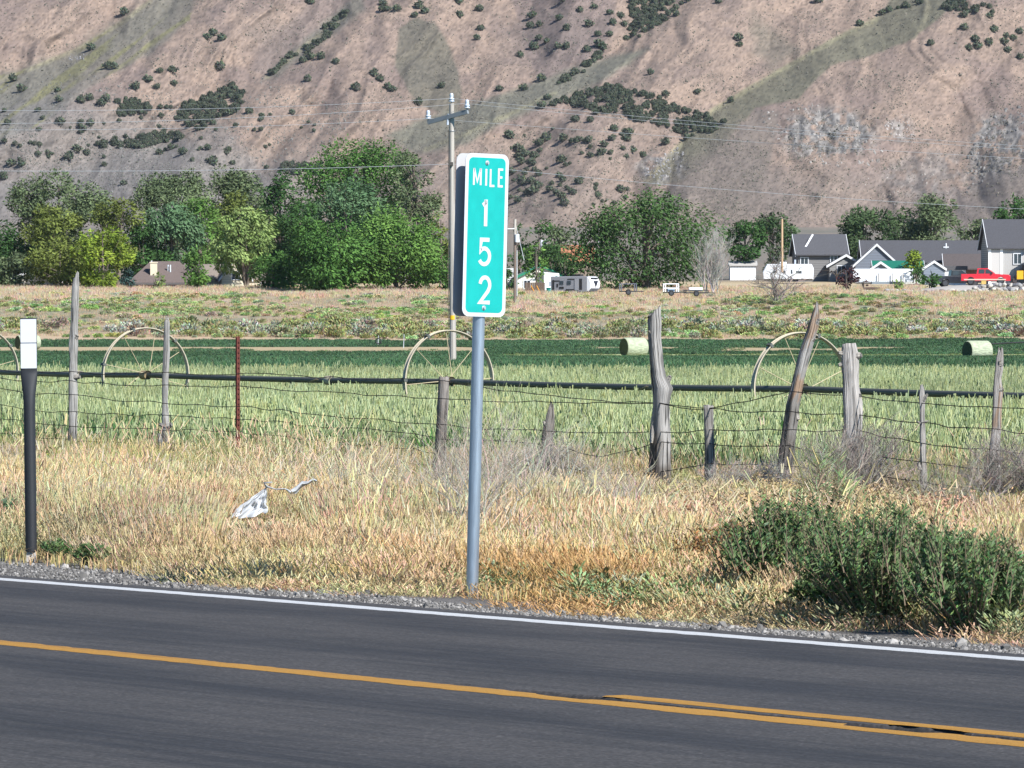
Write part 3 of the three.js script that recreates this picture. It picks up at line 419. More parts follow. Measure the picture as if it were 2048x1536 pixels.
{ // strands: heights by column
  const ramp = (list, px) => { let i = 1; while (i < list.length - 1 && list[i][0] < px) i++; const [a, ya] = list[i - 1], [b, yb] = list[i]; return lerp(ya, yb, (px - a) / (b - a)); };
  const at = (px, row) => PT(px, row, fenceD(px) - 0.07);
  const barbed = [
    [[-300, 735], [0, 742], [140, 745], [330, 744], [475, 746], [885, 760], [1100, 792], [1320, 806], [1420, 815], [1580, 782], [1705, 788], [1845, 808], [1990, 814], [2300, 824]],
    [[-300, 750], [0, 756], [140, 762], [330, 770], [475, 772], [885, 797], [1100, 802], [1320, 806], [1420, 818], [1580, 823], [1705, 829], [1845, 845], [1990, 860], [2300, 890]],
    [[-300, 770], [0, 779], [140, 790], [330, 805], [475, 811], [885, 850], [1100, 862], [1320, 864], [1420, 860], [1580, 858], [1705, 860], [1845, 885], [1990, 900], [2300, 930]],
    [[880, 876], [1000, 880], [1100, 888], [1200, 912], [1320, 885], [1420, 888], [1500, 893], [1580, 890], [1640, 904], [1705, 900], [1845, 922], [1990, 941], [2300, 962]],
    [[1000, 910], [1100, 932], [1250, 950], [1420, 925], [1560, 930], [1705, 945], [1845, 962], [1990, 984], [2300, 1000]],
  ];
  const r = rng(91);
  barbed.forEach((L, j) => { const b = new MB(), pts = []; for (let px = L[0][0]; px <= L[L.length - 1][0]; px += 12) { let seg = 1; while (seg < L.length - 1 && L[seg][0] < px) seg++; const t = (px - L[seg - 1][0]) / (L[seg][0] - L[seg - 1][0]); pts.push(at(px, ramp(L, px) + 10 * t * (1 - t) + (vn(px * 0.03, j * 9) - 0.5) * 5)); }
    b.tube(pts, 0.0042, 5, [1, 1, 1]);
    for (let i = 2; i < pts.length - 2; i += 2) { const p = pts[i]; for (let k = 0; k < 2; k++) { const a = r() * 6.28; b.tube([V(p.x, p.y - Math.cos(a) * 0.014, p.z - Math.sin(a) * 0.014), V(p.x + 0.006, p.y + Math.cos(a) * 0.014, p.z + Math.sin(a) * 0.014)], 0.0022, 3, [1, 1, 1]); } }
    mesh('barbed_wire', b.geo(), wireMat, fence); });
  // woven mesh on the left half
  const net = [[[-300, 800], [0, 812], [140, 826], [475, 838], [870, 872]], [[-300, 826], [0, 838], [140, 852], [475, 866], [870, 903]], [[-300, 852], [0, 864], [140, 880], [475, 894], [870, 930]], [[-300, 876], [0, 888], [140, 905], [475, 920], [870, 952]], [[-300, 898], [0, 910], [140, 926], [475, 938], [870, 972]]];
  const b = new MB(); net.forEach((L, j) => { const pts = []; for (let px = -300; px <= 870; px += 10) pts.push(at(px, ramp(L, px) + (vn(px * 0.04, j * 7 + 40) - 0.5) * 7)); b.tube(pts, 0.0036, 4, [1, 1, 1]); });
  for (let px = -290; px < 870; px += 21) { const pts = [0, 1, 2, 3, 4].map((j) => at(px + (vn(j * 2.1, px) - 0.5) * 7, ramp(net[j], px) + (vn(px * 0.04, j * 7 + 40) - 0.5) * 7)); b.tube(pts, 0.0033, 4, [1, 1, 1]); }
  mesh('woven_wire', b.geo(), wireMat, fence);
}

// ---------------------------------------------------------------- white torn plastic on the grass
{
  const d = 44.3, y0 = Y_(1034, d), t = thing('plastic_bag', 'torn white plastic bag caught on the dry grass below the red steel post', 'plastic bag', [X_(545, d), y0, -d]);
  const L = (px, py, z) => V((px - 545) * d / F, (1034 - py) * d / F, z);
  const b = new MB(), N = 18, M = 14;      // triangle: apex up right, foot along the grass
  for (let j = 0; j <= M; j++) for (let i = 0; i <= N; i++) { const u = i / N, v = j / M, foot = [lerp(452, 534, u), lerp(1040, 1030, u)], p = L(lerp(foot[0], 533, v), lerp(foot[1], 974, Math.pow(v, 0.85)), 0); const w = (1 - v) + 0.05; p.z = (Math.sin(u * 13 + v * 2) * 0.02 + (fbm(u * 9, v * 6 + 3, 4) - 0.5) * 0.2) * w + 0.05 * (1 - v); p.y += (fbm(u * 9 + 4, v * 3, 3) - 0.5) * 0.07 * (1 - v); p.x += (fbm(3, v * 9 + u * 3, 3) - 0.5) * 0.05 * (1 - v); b.v(p.x, p.y, p.z, [1, 1, 1], u, v); }
  for (let j = 0; j < M; j++) for (let i = 0; i < N; i++) { const o = j * (N + 1) + i; b.quad(o, o + 1, o + N + 2, o + N + 1); }
  const pl = new THREE.MeshPhysicalMaterial({ color: lin(0.58, 0.61, 0.65), roughness: 0.45, side: THREE.DoubleSide, transmission: 0.25, thickness: 0 });
  mesh('sheet', b.geo(), pl, t);
  const s = new MB(), path = [[528, 968], [536, 974], [552, 979], [570, 978], [580, 984], [592, 980], [604, 968], [616, 966], [626, 960], [634, 962]], w = [3, 4, 3, 3, 7, 15, 12, 6, 8, 4];
  path.forEach(([x, y], i) => { for (let k = 0; k <= 8; k++) { const a = k / 8 - 0.5, p = L(x, y + a * w[i], Math.sin(k * 1.9 + i) * 0.012 + Math.cos(a * 5) * 0.02); s.v(p.x, p.y, p.z, [1, 1, 1]); } });
  for (let i = 0; i < path.length - 1; i++) for (let k = 0; k < 8; k++) { const o = i * 9 + k; s.quad(o, o + 9, o + 10, o + 1); }
  mesh('twisted_strip', s.geo(), pl, t);
  const tl = new MB(); tl.tube([L(534, 976, 0.01), L(528, 966, 0.02), L(545, 964, 0.03)], [0.006, 0.008, 0.004], 5); mesh('knot', tl.geo(), pl, t);
}

// ---------------------------------------------------------------- wheel line irrigation
{
  const hubs = [[-47, 742, 135], [291, 750, 125], [897, 763, 115], [1602, 778, 104]], P = hubs.map(([x, y, d]) => PT(x, y, d));
  const ext = P[3].clone().add(P[3].clone().sub(P[2])); ext.y = 0.53; const ext0 = P[0].clone().add(P[0].clone().sub(P[1])); ext0.y = 0.82;
  const line = [ext0, ...P, ext], t = thing('wheel_line_sprinkler', 'wheel line sprinkler: dark pipe on large spoked wheels standing in the crop behind the fence', 'irrigation wheel line');
  const dark = std({ color: lin(0.1, 0.105, 0.095), roughness: 0.55, metalness: 0.3 }), rust = std({ color: lin(0.3, 0.23, 0.13), roughness: 0.7, metalness: 0.2 }), spoke = std({ color: lin(0.42, 0.35, 0.22), roughness: 0.7 });
  for (let i = 0; i < line.length - 1; i++) { const b = new MB(), pts = []; for (let k = 0; k <= 8; k++) { const u = k / 8, p = line[i].clone().lerp(line[i + 1], u); p.y -= 0.12 * u * (1 - u); pts.push(p); } b.tube(pts, 0.056, 16, [1, 1, 1]); mesh('pipe', b.geo(), dark, t);
    // coupling and sprinkler half way
    const m = pts[5], dir = line[i + 1].clone().sub(line[i]).normalize();
    const cpl = new MB(); cpl.tube([-0.12, -0.1, 0, 0.1, 0.12].map((k) => m.clone().addScaledVector(dir, k)), [0.07, 0.088, 0.092, 0.088, 0.07], 14); mesh('coupling', cpl.geo(), std({ color: lin(0.4, 0.36, 0.26), roughness: 0.6 }), t);
    const sp = new MB(), q = pts[4]; sp.tube([q.clone(), V(q.x, q.y - 0.17, q.z)], 0.022, 8, [1, 1, 1]); sp.tube([V(q.x, q.y - 0.17, q.z), V(q.x, q.y - 0.2, q.z)], 0.04, 8, [1, 1, 1]); const hs = new MB(); hs.tube([m.clone(), m.clone().addScaledVector(dir, -0.5).add(V(0, 0.01, 0.1)), m.clone().addScaledVector(dir, -0.8).add(V(0, -0.05, 0.05))], 0.018, 6, [1, 1, 1]); mesh('sprinkler_head', sp.geo(), std({ color: lin(0.32, 0.24, 0.13), roughness: 0.6 }), t); mesh('hose', hs.geo(), std({ color: lin(0.32, 0.24, 0.13), roughness: 0.6 }), t); }
  const R = 0.97, prof2 = [[R - 0.012, -0.05], [R + 0.018, -0.056], [R + 0.022, -0.048], [R, -0.04], [R, 0.04], [R + 0.022, 0.048], [R + 0.018, 0.056], [R - 0.012, 0.05], [R - 0.012, -0.05]].map(([x, y]) => new THREE.Vector2(x, y));
  const rim = new THREE.LatheGeometry(prof2, 72); rim.rotateX(Math.PI / 2);
  const rimMat = std({ color: lin(0.55, 0.48, 0.36), roughness: 0.5, metalness: 0.2 });
  P.forEach((p, i) => {
    const w = new THREE.Group(); w.name = 'wheel'; w.position.copy(p); const dir = line[i + 2].clone().sub(line[i]); w.rotation.y = Math.atan2(dir.x, dir.z); t.add(w); w.userData.label = ['spoked wheel cut by the left picture edge', 'spoked wheel behind the slim pointed post', 'spoked wheel behind the round sign post', 'spoked wheel behind the leaning post'][i];
    mesh('rim', rim, rimMat, w);
    const hub = new MB(); hub.tube([V(0, 0, -0.13), V(0, 0, 0.13)], 0.095, 16, [1, 1, 1]); mesh('hub', hub.geo(), rust, w);
    for (let k = 0; k < 8; k++) { const a = k / 8 * Math.PI * 2 + 0.25 + i * 0.3, b = new MB(), sgn = k % 2 ? 1 : -1; b.tube([V(Math.cos(a - 0.25) * 0.085, Math.sin(a - 0.25) * 0.085, sgn * 0.11), V(Math.cos(a) * R, Math.sin(a) * R, sgn * 0.01)], 0.0075, 6, [1, 1, 1]); mesh('spoke', b.geo(), spoke, w); }
    const lug = new MB(); for (let k = 0; k < 6; k++) { const a = k / 6 * Math.PI * 2 + 0.62 + i * 0.2; const c = Math.cos(a), s = Math.sin(a), g = new THREE.BoxGeometry(0.075, 0.05, 0.13); g.rotateZ(a); g.translate(c * (R + 0.012), s * (R + 0.012), 0); const m = mesh('lug', g, dark, w); }
  });
}
// ---------------------------------------------------------------- utility poles and wires
const oldPole = std({ color: lin(0.5, 0.46, 0.41), roughness: 0.9, map: woodTex, bumpMap: woodTex, bumpScale: 0.01 });
{
  const d = 280, px = 906, base = onGround(px, d), s = F / d, t = thing('utility_pole', 'tall grey wooden power pole with one crossarm behind the mile sign', 'utility pole', base);
  t.rotation.z = 0.0055; const H = Y_(207, d) - base[1], row = (y) => Y_(y, d) - base[1];
  const g = new THREE.CylinderGeometry(0.112, 0.16, H + 0.5, 20, 8); g.translate(0, (H - 0.5) / 2, 0); mesh('pole', g, oldPole, t);
  const arm = new THREE.Group(); arm.name = 'crossarm'; arm.position.set(-0.17, row(234), 0.05); arm.rotation.set(0, -0.95, 0.2, 'ZYX'); t.add(arm);
  // the arm runs from left far to right near
  const dirA = V(1, 0.12, 0.62).normalize(); arm.rotation.set(0, 0, 0); arm.quaternion.setFromUnitVectors(V(1, 0, 0), V(0.83, 0.2, 0.52).normalize());
  const b = new THREE.BoxGeometry(2.25, 0.2, 0.14); mesh('beam', b, std({ color: lin(0.2, 0.22, 0.24), roughness: 0.8 }), arm);
  const ins = new THREE.LatheGeometry([[0, 0], [0.03, 0], [0.03, 0.08], [0.15, 0.09], [0.17, 0.13], [0.09, 0.17], [0.15, 0.2], [0.16, 0.25], [0.085, 0.28], [0.11, 0.36], [0.1, 0.46], [0.05, 0.5], [0, 0.5]].map(([x, y]) => new THREE.Vector2(x, y)), 18);
  const por = std({ color: lin(0.42, 0.47, 0.54), roughness: 0.22 });
  const spots = [[0, H - 0.02, 0], [-0.17 - 0.93, row(234) - 0.16, -0.53], [-0.17 + 0.9, row(234) + 0.28, 0.62]];
  spots.forEach(([x, y, z]) => { const m = mesh('insulator', ins, por, t); m.position.set(x, y, z); m.scale.set(0.85, 1, 0.85); });
  for (const y of [row(262), row(240)]) { const q = new THREE.TorusGeometry(0.145, 0.012, 6, 20); q.rotateX(Math.PI / 2); q.translate(0, y, 0); mesh('band', q, steel, t); }
  const cond = new MB(); cond.tube([V(-0.16, row(228), 0.06), V(-0.19, row(250), 0.06)], 0.05, 8, [1, 1, 1]); mesh('bracket', cond.geo(), por, t);
  const gw = new MB(); gw.tube([V(-0.15, row(260), 0.08), V(-0.165, row(420), 0.1), V(-0.19, row(700), 0.12)], 0.018, 5, [1, 1, 1]); mesh('ground_wire', gw.geo(), std({ color: lin(0.07, 0.06, 0.055) }), t);
  const st = new THREE.CylinderGeometry(0.163, 0.166, 0.2, 16, 1, true, -0.8, 1.4); st.translate(0, row(635), 0); mesh('yellow_tag', st, std({ color: lin(0.75, 0.42, 0.01), roughness: 0.5, side: THREE.DoubleSide }), t);
  const cl = new THREE.BoxGeometry(0.22, 0.16, 0.2); cl.translate(-0.05, row(328), 0.17); mesh('clamp', cl, std({ color: lin(0.06, 0.055, 0.05) }), t);
  // conductors: a parabola through the pole and the rows at which they leave the frame
  const wires = [[903, 197, 221, 292, 'topmost power line running across from the pole top'], [930, 207, 247, 299, 'power line from the right insulator of the crossarm'], [860, 237, 260, 317, 'power line from the left insulator of the crossarm'], [905, 328, 342, 418, 'low single line clamped half way up the pole']];
  const gm = std({ color: lin(0.3, 0.31, 0.33), metalness: 0.1, roughness: 0.45 });
  wires.forEach(([x, y, yl, yr, label], j) => {
    const p0 = PT(x, y, 280), side = (dx, dz, pxE, yE, L) => { // horizontal direction, column and row at the frame edge
      const k = (pxE - HX) / F, tt = (p0.x + k * p0.z) / (-(dx) - k * dz), X = p0.x + dx * tt, dd = -(p0.z + dz * tt), yy = Y_(yE, dd);
      const sag = (p0.y - yy) / (tt * (1 - tt / L)), pts = []; for (let i = 0; i <= 40; i++) { const w = i / 40 * Math.min(L, tt * 1.6); pts.push(V(p0.x + dx * w, p0.y - sag * w * (1 - w / L), p0.z + dz * w)); } return pts; };
    const n = Math.hypot(0.7, 1), l = side(-0.7 / n, 1 / n, 0, yl, 110), rgt = side(0.7 / n, -1 / n, 2048, yr, 125);
    const b2 = new MB(); b2.tube([...l.slice(1).reverse(), ...rgt], j === 3 ? 0.01 : 0.008, 6, [1, 1, 1]); tag(mesh('power_line', b2.geo(), gm), label, 'power line');
  });
}
function smallPole(label, px, top, base, d, rad, mat, parts) { const p = onGround(px, d), s = F / d, t = thing('utility_pole', label, 'utility pole', [p[0], Y_(base, d), -d]), H = (base - top) / s; const g = new THREE.CylinderGeometry(rad * 0.8, rad, H + 1, 12); g.translate(0, H / 2 - 0.5, 0); mesh('pole', g, mat, t); parts?.(t, H, s); return t; }
smallPole('slim wooden pole with a white transformer can right of the mile sign', 1030, 440, 592, 655, 0.17, std({ color: lin(0.17, 0.13, 0.105) }), (t, H, s) => {
  const can = new THREE.CylinderGeometry(0.26, 0.26, 0.85, 14); can.translate(0.22, H - 2.0, 0.2); mesh('transformer', can, std({ color: lin(0.62, 0.66, 0.7), roughness: 0.4 }), t);
  const ar = new THREE.BoxGeometry(0.8, 0.09, 0.09); ar.translate(-0.4, H - 0.95, 0.1); mesh('arm', ar, white, t);
  const up = new THREE.CylinderGeometry(0.16, 0.17, 2.2, 10); up.translate(0, H - 1.0, 0); mesh('sunlit_top', up, oldPole, t);
  const cv = new THREE.CylinderGeometry(0.07, 0.07, H * 0.6, 8); cv.translate(0.2, H * 0.3, 0.12); mesh('conduit', cv, std({ color: lin(0.4, 0.4, 0.4) }), t);
  const gy = new MB(); gy.tube([V(0.1, H - 0.6, 0), V(1.0, H - 4.4, 0.2)], 0.025, 5); mesh('guy_wire', gy.geo(), alu, t); });
smallPole('bare light brown pole standing between the trees on the right', 1564, 438, 528, 720, 0.16, std({ color: lin(0.42, 0.29, 0.18) }));

// ---------------------------------------------------------------- buildings
const shingle = (c) => { const t = dataTex(128, 128, (x, y) => 0.7 + 0.3 * tn(x / 5, y / 3, 25, 42, 51) - ((y % 11) < 2 ? 0.18 : 0)); t.repeat.set(0.45, 0.45); return std({ color: lin(...c), map: t, roughness: 0.95 }); };
const siding = (c, n = 5) => { const t = lines(n); t.repeat.set(1, 1); return std({ color: lin(...c), map: t, bumpMap: t, bumpScale: 0.02, roughness: 0.8 }); };
const board = (c) => { const t = dataTex(64, 8, (x) => (x % 16) < 3 ? 0.6 : 1); t.repeat.set(0.8, 1); return std({ color: lin(...c), map: t, roughness: 0.85 }); };
const glass = std({ color: lin(0.03, 0.04, 0.05), roughness: 0.08, metalness: 0 });
const trimW = std({ color: lin(0.6, 0.61, 0.63), roughness: 0.5 });
function windowOn(parent, x, y, z, w, h, frameMat = trimW, turn = 0) {
  const f = new THREE.Group(); f.name = 'window'; f.position.set(x, y, z); f.rotation.y = turn; parent.add(f); const b = new MB(), e = 0.1;
  b.box(0, -h / 2 - e, 0.03, w + 2 * e, e, 0.1); b.box(0, h / 2, 0.03, w + 2 * e, e, 0.1); b.box(-w / 2 - e / 2, -h / 2, 0.03, e, h, 0.098); b.box(w / 2 + e / 2, -h / 2, 0.03, e, h, 0.098); b.box(0, -h / 2, 0.03, 0.06, h, 0.08);
  mesh('frame', b.geo(), frameMat, f); const p = new THREE.BoxGeometry(w, h, 0.04); p.translate(0, 0, 0.01); mesh('pane', p, glass, f);
}
// gabled block: front faces +z; ridge along x, or along z when gable is true; origin at the middle of its base
function block(t, o) {
  const { w, dep, h, rise, wall, roof, trim = trimW, gable = false, over = 0.45, x = 0, y = 0, z = 0, hip = 0 } = o, L = gable ? dep : w, A = gable ? w : dep;
  const sh = new THREE.Shape(); sh.moveTo(-A / 2, -1); sh.lineTo(A / 2, -1); sh.lineTo(A / 2, h); if (!hip) sh.lineTo(0, h + rise); sh.lineTo(-A / 2, h); sh.lineTo(-A / 2, -1);
  const place = (g) => { if (!gable) g.rotateY(Math.PI / 2); g.translate(x, y, z); return g; };
  const g = new THREE.ExtrudeGeometry(sh, { depth: L, bevelEnabled: false }); g.translate(0, 0, -L / 2); mesh('wall', place(g), wall, t);
  const th = 0.16, sl = Math.hypot(A / 2, rise), k = (A / 2 + over) / (A / 2), r = new MB();
  const Lo = L / 2 + over * 0.8, ez = A / 2 + over, ey = h - rise * (k - 1), py = h + rise;
  for (const sgn of [1, -1]) { const hx = hip; // the slopes with thickness
    const c = [[sgn * ez, ey, -Lo], [sgn * ez, ey, Lo], [0, py, Lo - hx], [0, py, -Lo + hx]], d2 = c.map(([a, b, e]) => [a, b + th, e]);
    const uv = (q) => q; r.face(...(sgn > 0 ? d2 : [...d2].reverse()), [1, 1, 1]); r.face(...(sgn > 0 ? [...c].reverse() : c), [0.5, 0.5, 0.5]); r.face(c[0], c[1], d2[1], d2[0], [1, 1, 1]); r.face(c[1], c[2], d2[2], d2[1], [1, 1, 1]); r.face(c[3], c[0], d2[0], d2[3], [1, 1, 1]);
    if (hip) { const e = sgn * Lo, m = sgn * (Lo - hx), q = [[-ez, ey + th, e], [ez, ey + th, e], [0, py + th, m]]; const i = q.map((p, n) => r.v(...p, [1, 1, 1], n, 0)); r.tri(...(sgn > 0 ? i : [i[1], i[0], i[2]])); } }
  const rg = r.geo(); { const p = rg.attributes.position, u = rg.attributes.uv; for (let i = 0; i < p.count; i++) u.setXY(i, p.getZ(i), Math.hypot(p.getX(i), p.getY(i) - py) ); }
  mesh('roof', place(rg), roof, t);
  if (!hip) for (const e of [1, -1]) { const f = new MB(); for (const sgn of [1, -1]) { const zz = e * (Lo + 0.02), q = [[sgn * ez, ey - 0.14, zz], [0, py - 0.14, zz], [0, py + th + 0.02, zz], [sgn * ez, ey + th + 0.02, zz]], q2 = q.map(([a, b, c]) => [a, b, c - e * 0.06]); f.face(...(sgn * e > 0 ? q : [...q].reverse()), [1, 1, 1]); f.face(...(sgn * e > 0 ? [...q2].reverse() : q2), [1, 1, 1]); f.face(q[0], q[1], q2[1], q2[0], [1, 1, 1]); f.face(q[3], q[2], q2[2], q2[3], [1, 1, 1]); } mesh('fascia', place(f.geo()), trim, t); }
  else for (const sgn of [1, -1]) { const f = new MB(); f.box(sgn * (ez + 0.02), ey - 0.1, 0, 0.06, 0.24, 2 * Lo); mesh('fascia', place(f.geo()), trim, t); }
}
const house = (name, label, px, base, d, turn = 0, cat = 'house') => thing(name, label, cat, [X_(px, d), Y_(base, d), -d], turn);
{ // brown hip roofed house on the left
  const d = 725, s = F / d, t = house('brown_roofed_house', 'house with brown shingled hip roof and cream chimney among the left trees', 330, 588, d, -0.08);
  block(t, { w: 7.2, dep: 8, h: 1.45, rise: 2.35, wall: board([0.12, 0.115, 0.13]), roof: shingle([0.15, 0.115, 0.105]), trim: std({ color: lin(0.1, 0.09, 0.09) }), hip: 2.2 });
  const b = new MB(); b.box(-1.0, 1.6, 2.6, 0.75, 2.1, 0.7); b.box(-1.0, 3.7, 2.6, 0.88, 0.12, 0.82); mesh('chimney', b.geo(), std({ color: lin(0.66, 0.58, 0.44) }), t);
  const cap = new MB(); cap.box(-1.25, 3.8, 2.6, 0.14, 0.22, 0.14); mesh('flue', cap.geo(), alu, t);
  for (const [x, z] of [[0.65, 2.0], [0.95, 2.2]]) { const g = new THREE.CylinderGeometry(0.09, 0.09, 0.9, 8); g.translate(x, 3.05, z); mesh('vent_pipe', g, std({ color: lin(0.5, 0.55, 0.6) }), t); }
  const dv = new MB(); dv.box(-3.2, 1.5, 2.2, 0.5, 0.18, 0.3); mesh('gutter', dv.geo(), trimW, t);
}
{ const d = 735, t = house('cream_house', 'cream house with steep gable almost hidden behind the pale willow', 478, 590, d, 0.25); block(t, { w: 9.4, dep: 8, h: 2.0, rise: 1.6, wall: siding([0.62, 0.56, 0.44]), roof: shingle([0.24, 0.2, 0.17]) }); block(t, { w: 3.4, dep: 3, h: 2.2, rise: 2.2, wall: siding([0.64, 0.58, 0.46]), roof: shingle([0.24, 0.2, 0.17]), gable: true, x: -1.6, z: 4 }); windowOn(t, 2.4, 1.2, 4.02, 0.9, 1); windowOn(t, -1.6, 2.3, 5.52, 0.8, 0.9); }
{ const d = 735, t = house('small_white_house', 'small white house showing in bits behind the far left trees', 66, 590, d, 0.15); block(t, { w: 6.2, dep: 6, h: 1.7, rise: 1.5, wall: siding([0.6, 0.57, 0.5]), roof: shingle([0.3, 0.3, 0.3]), gable: true }); windowOn(t, 1.4, 0.9, 3.02, 0.8, 0.9); }
{ const d = 712, s = F / d, t = house('white_gabled_house', 'white house with green roof edge beside the pole right of the mile sign', 1077, 590, d, 0.05); block(t, { w: 5.4, dep: 9, h: 2.1, rise: 1.35, wall: siding([0.78, 0.77, 0.7]), roof: shingle([0.16, 0.17, 0.18]), trim: std({ color: lin(0.02, 0.19, 0.11) }), gable: true, over: 0.4 }); windowOn(t, 1.2, 1.3, 4.52, 0.9, 0.9); windowOn(t, -1.6, 1.2, 4.52, 0.7, 0.9);
  const u = new MB(); u.box(-4.4, 0, -3, 4, 3.2, 3); mesh('rear_wing', u.geo(), siding([0.55, 0.55, 0.55]), t); }
{ const d = 800, t = house('rust_roofed_house', 'house with orange rusty metal roof left of the big round tree', 1140, 560, d, 0.2); block(t, { w: 5.6, dep: 6, h: 2.6, rise: 1.9, wall: siding([0.22, 0.17, 0.13]), roof: std({ color: lin(0.33, 0.135, 0.07), roughness: 0.8 }), trim: std({ color: lin(0.4, 0.3, 0.2) }) }); block(t, { w: 6.5, dep: 5, h: 3.4, rise: 1.9, wall: siding([0.3, 0.26, 0.22]), roof: shingle([0.22, 0.18, 0.17]), x: 1.4, z: -5.5 }); const c = new MB(); c.box(-3, 4.4, -4, 0.35, 1.0, 0.35); mesh('chimney', c.geo(), alu, t); }
{ const d = 790, t = house('low_white_shed', 'low white shed with grey roof beside the bare grey tree', 1485, 556, d, 0, 'shed'); block(t, { w: 3.4, dep: 4, h: 1.6, rise: 0.5, wall: siding([0.75, 0.75, 0.75]), roof: std({ color: lin(0.4, 0.38, 0.36) }), over: 0.2 }); const c = new MB(); c.box(0.2, 2.05, -1, 2.8, 0.12, 1.6, [1, 1, 1]); mesh('roof_panel', c.geo(), std({ color: lin(0.3, 0.42, 0.65), roughness: 0.4 }), t); }
{ // grey house with porch
  const d = 775, s = F / d, t = house('dark_grey_house', 'dark grey house with white porch gable behind the white trailer', 1638, 562, d, 0.05);
  block(t, { w: 6.2, dep: 8, h: 3.5, rise: 2.4, wall: board([0.17, 0.165, 0.165]), roof: shingle([0.085, 0.085, 0.095]), over: 0.5 });
  block(t, { w: 4.2, dep: 3, h: 2.0, rise: 1.2, wall: siding([0.24, 0.24, 0.24]), roof: shingle([0.09, 0.09, 0.1]), gable: true, x: 2.8, z: 5 });
  windowOn(t, -2.3, 2.2, 4.03, 0.9, 1.5); windowOn(t, 1.5, 2.6, 4.03, 0.8, 1.2); windowOn(t, 2.2, 1.4, 6.53, 1.0, 0.9); windowOn(t, 4.2, 1.4, 6.53, 0.8, 0.9);
  const b = new MB(); b.box(-1.3, 4.3, 2.2, 0.16, 2.1, 0.16); const g = new THREE.BoxGeometry(0.22, 2.6, 0.1); g.rotateZ(-0.5); g.rotateX(-0.55); g.translate(-1.6, 5.0, 2.35); mesh('barge_board', g, trimW, t);
}
{ // long garage
  const d = 765, t = house('long_garage', 'long blue-grey garage with wide black roof left of the tall house', 1846, 563, d, 0, 'garage');
  block(t, { w: 15.5, dep: 9, h: 2.55, rise: 2.55, wall: siding([0.155, 0.175, 0.21]), roof: shingle([0.075, 0.075, 0.085]), over: 0.5 });
  block(t, { w: 5.4, dep: 4, h: 2.1, rise: 2.45, wall: siding([0.165, 0.185, 0.225]), roof: shingle([0.075, 0.075, 0.085]), gable: true, x: -6.3, z: 4.5, over: 0.35 });
  block(t, { w: 6, dep: 3.4, h: 1.9, rise: 1.4, wall: siding([0.2, 0.12, 0.1]), roof: shingle([0.09, 0.075, 0.075]), x: 5.5, z: 5.6, over: 0.6 });
  for (const [x, y] of [[2.8, 4.35], [5.4, 3.5]]) { const g = new THREE.CylinderGeometry(0.1, 0.1, 1.0, 8); g.translate(x, y, 1.8); const h = new THREE.BoxGeometry(0.7, 0.16, 0.2); h.translate(x, y, 1.8); mesh('roof_vent', mergeGeometries([g, h].map((q) => q.toNonIndexed())), x < 3 ? trimW : alu, t); }
}
{ const d = 752, t = house('green_roofed_shed', 'small shed with green metal roof behind the white vinyl fence', 1795, 562, d, 0, 'shed'); block(t, { w: 6.2, dep: 4, h: 1.55, rise: 0.85, wall: siding([0.5, 0.52, 0.5]), roof: std({ color: lin(0.012, 0.135, 0.09), roughness: 0.5 }), over: 0.25 }); block(t, { w: 2.2, dep: 2, h: 1.5, rise: 0.75, wall: siding([0.22, 0.26, 0.3]), roof: std({ color: lin(0.02, 0.16, 0.11), roughness: 0.5 }), gable: true, x: -2.3, z: 2 }); }
{ const d = 745, t = house('grey_shed', 'small grey shed with white trim just left of the trucks', 1866, 566, d, 0, 'shed'); block(t, { w: 2.6, dep: 4, h: 1.75, rise: 0.85, wall: siding([0.2, 0.235, 0.29]), roof: shingle([0.1, 0.1, 0.11]), gable: true, over: 0.25 }); const b = new MB(); b.box(2.6, -0.5, 0.6, 2.7, 2.1, 2.2, [1, 1, 1]); mesh('side_wall', b.geo(), trimW, t); const r2 = new MB(); r2.box(2.6, 1.6, 0.6, 3.1, 0.5, 2.6); mesh('side_roof', r2.geo(), shingle([0.1, 0.1, 0.11]), t); }
{ // two storey house at the right edge
  const d = 742, t = house('two_storey_house', 'tall two-storey light grey house with dark roof at the right picture edge', 2040, 572, d, 0.06);
  block(t, { w: 8.6, dep: 8, h: 4.9, rise: 3.2, wall: siding([0.42, 0.41, 0.4], 4), roof: shingle([0.07, 0.07, 0.08]), over: 0.5 });
  const b = new MB(); for (const x of [-4.35, -2.9, 0.9, 4.3]) b.box(x, 0, 4.06, 0.34, 4.8, 0.16); b.box(-3.6, 0, 4.03, 1.1, 4.4, 0.1, [0.55, 0.52, 0.5]); mesh('corner_board', b.geo(), std({ vertexColors: true, color: lin(0.8, 0.81, 0.82) }), t);
  block(t, { w: 3.4, dep: 3, h: 5.4, rise: 1.1, wall: siding([0.6, 0.6, 0.6]), roof: shingle([0.08, 0.08, 0.09]), gable: true, x: 2.6, z: 3.6 });
  block(t, { w: 3, dep: 3, h: 3.0, rise: 0.9, wall: siding([0.5, 0.5, 0.5]), roof: shingle([0.08, 0.08, 0.09]), x: 1.8, z: 6 });
  const st = new MB(); for (let k = 0; k < 7; k++) st.box(-2.2 + k * 0.34, -0.5 + k * 0.4, 5.4, 0.5, 0.5 + k * 0.02, 1.4, [0.05, 0.04, 0.04]); mesh('stair', st.geo(), VC, t);
  windowOn(t, -0.9, 3.3, 4.04, 0.9, 1.2);
}
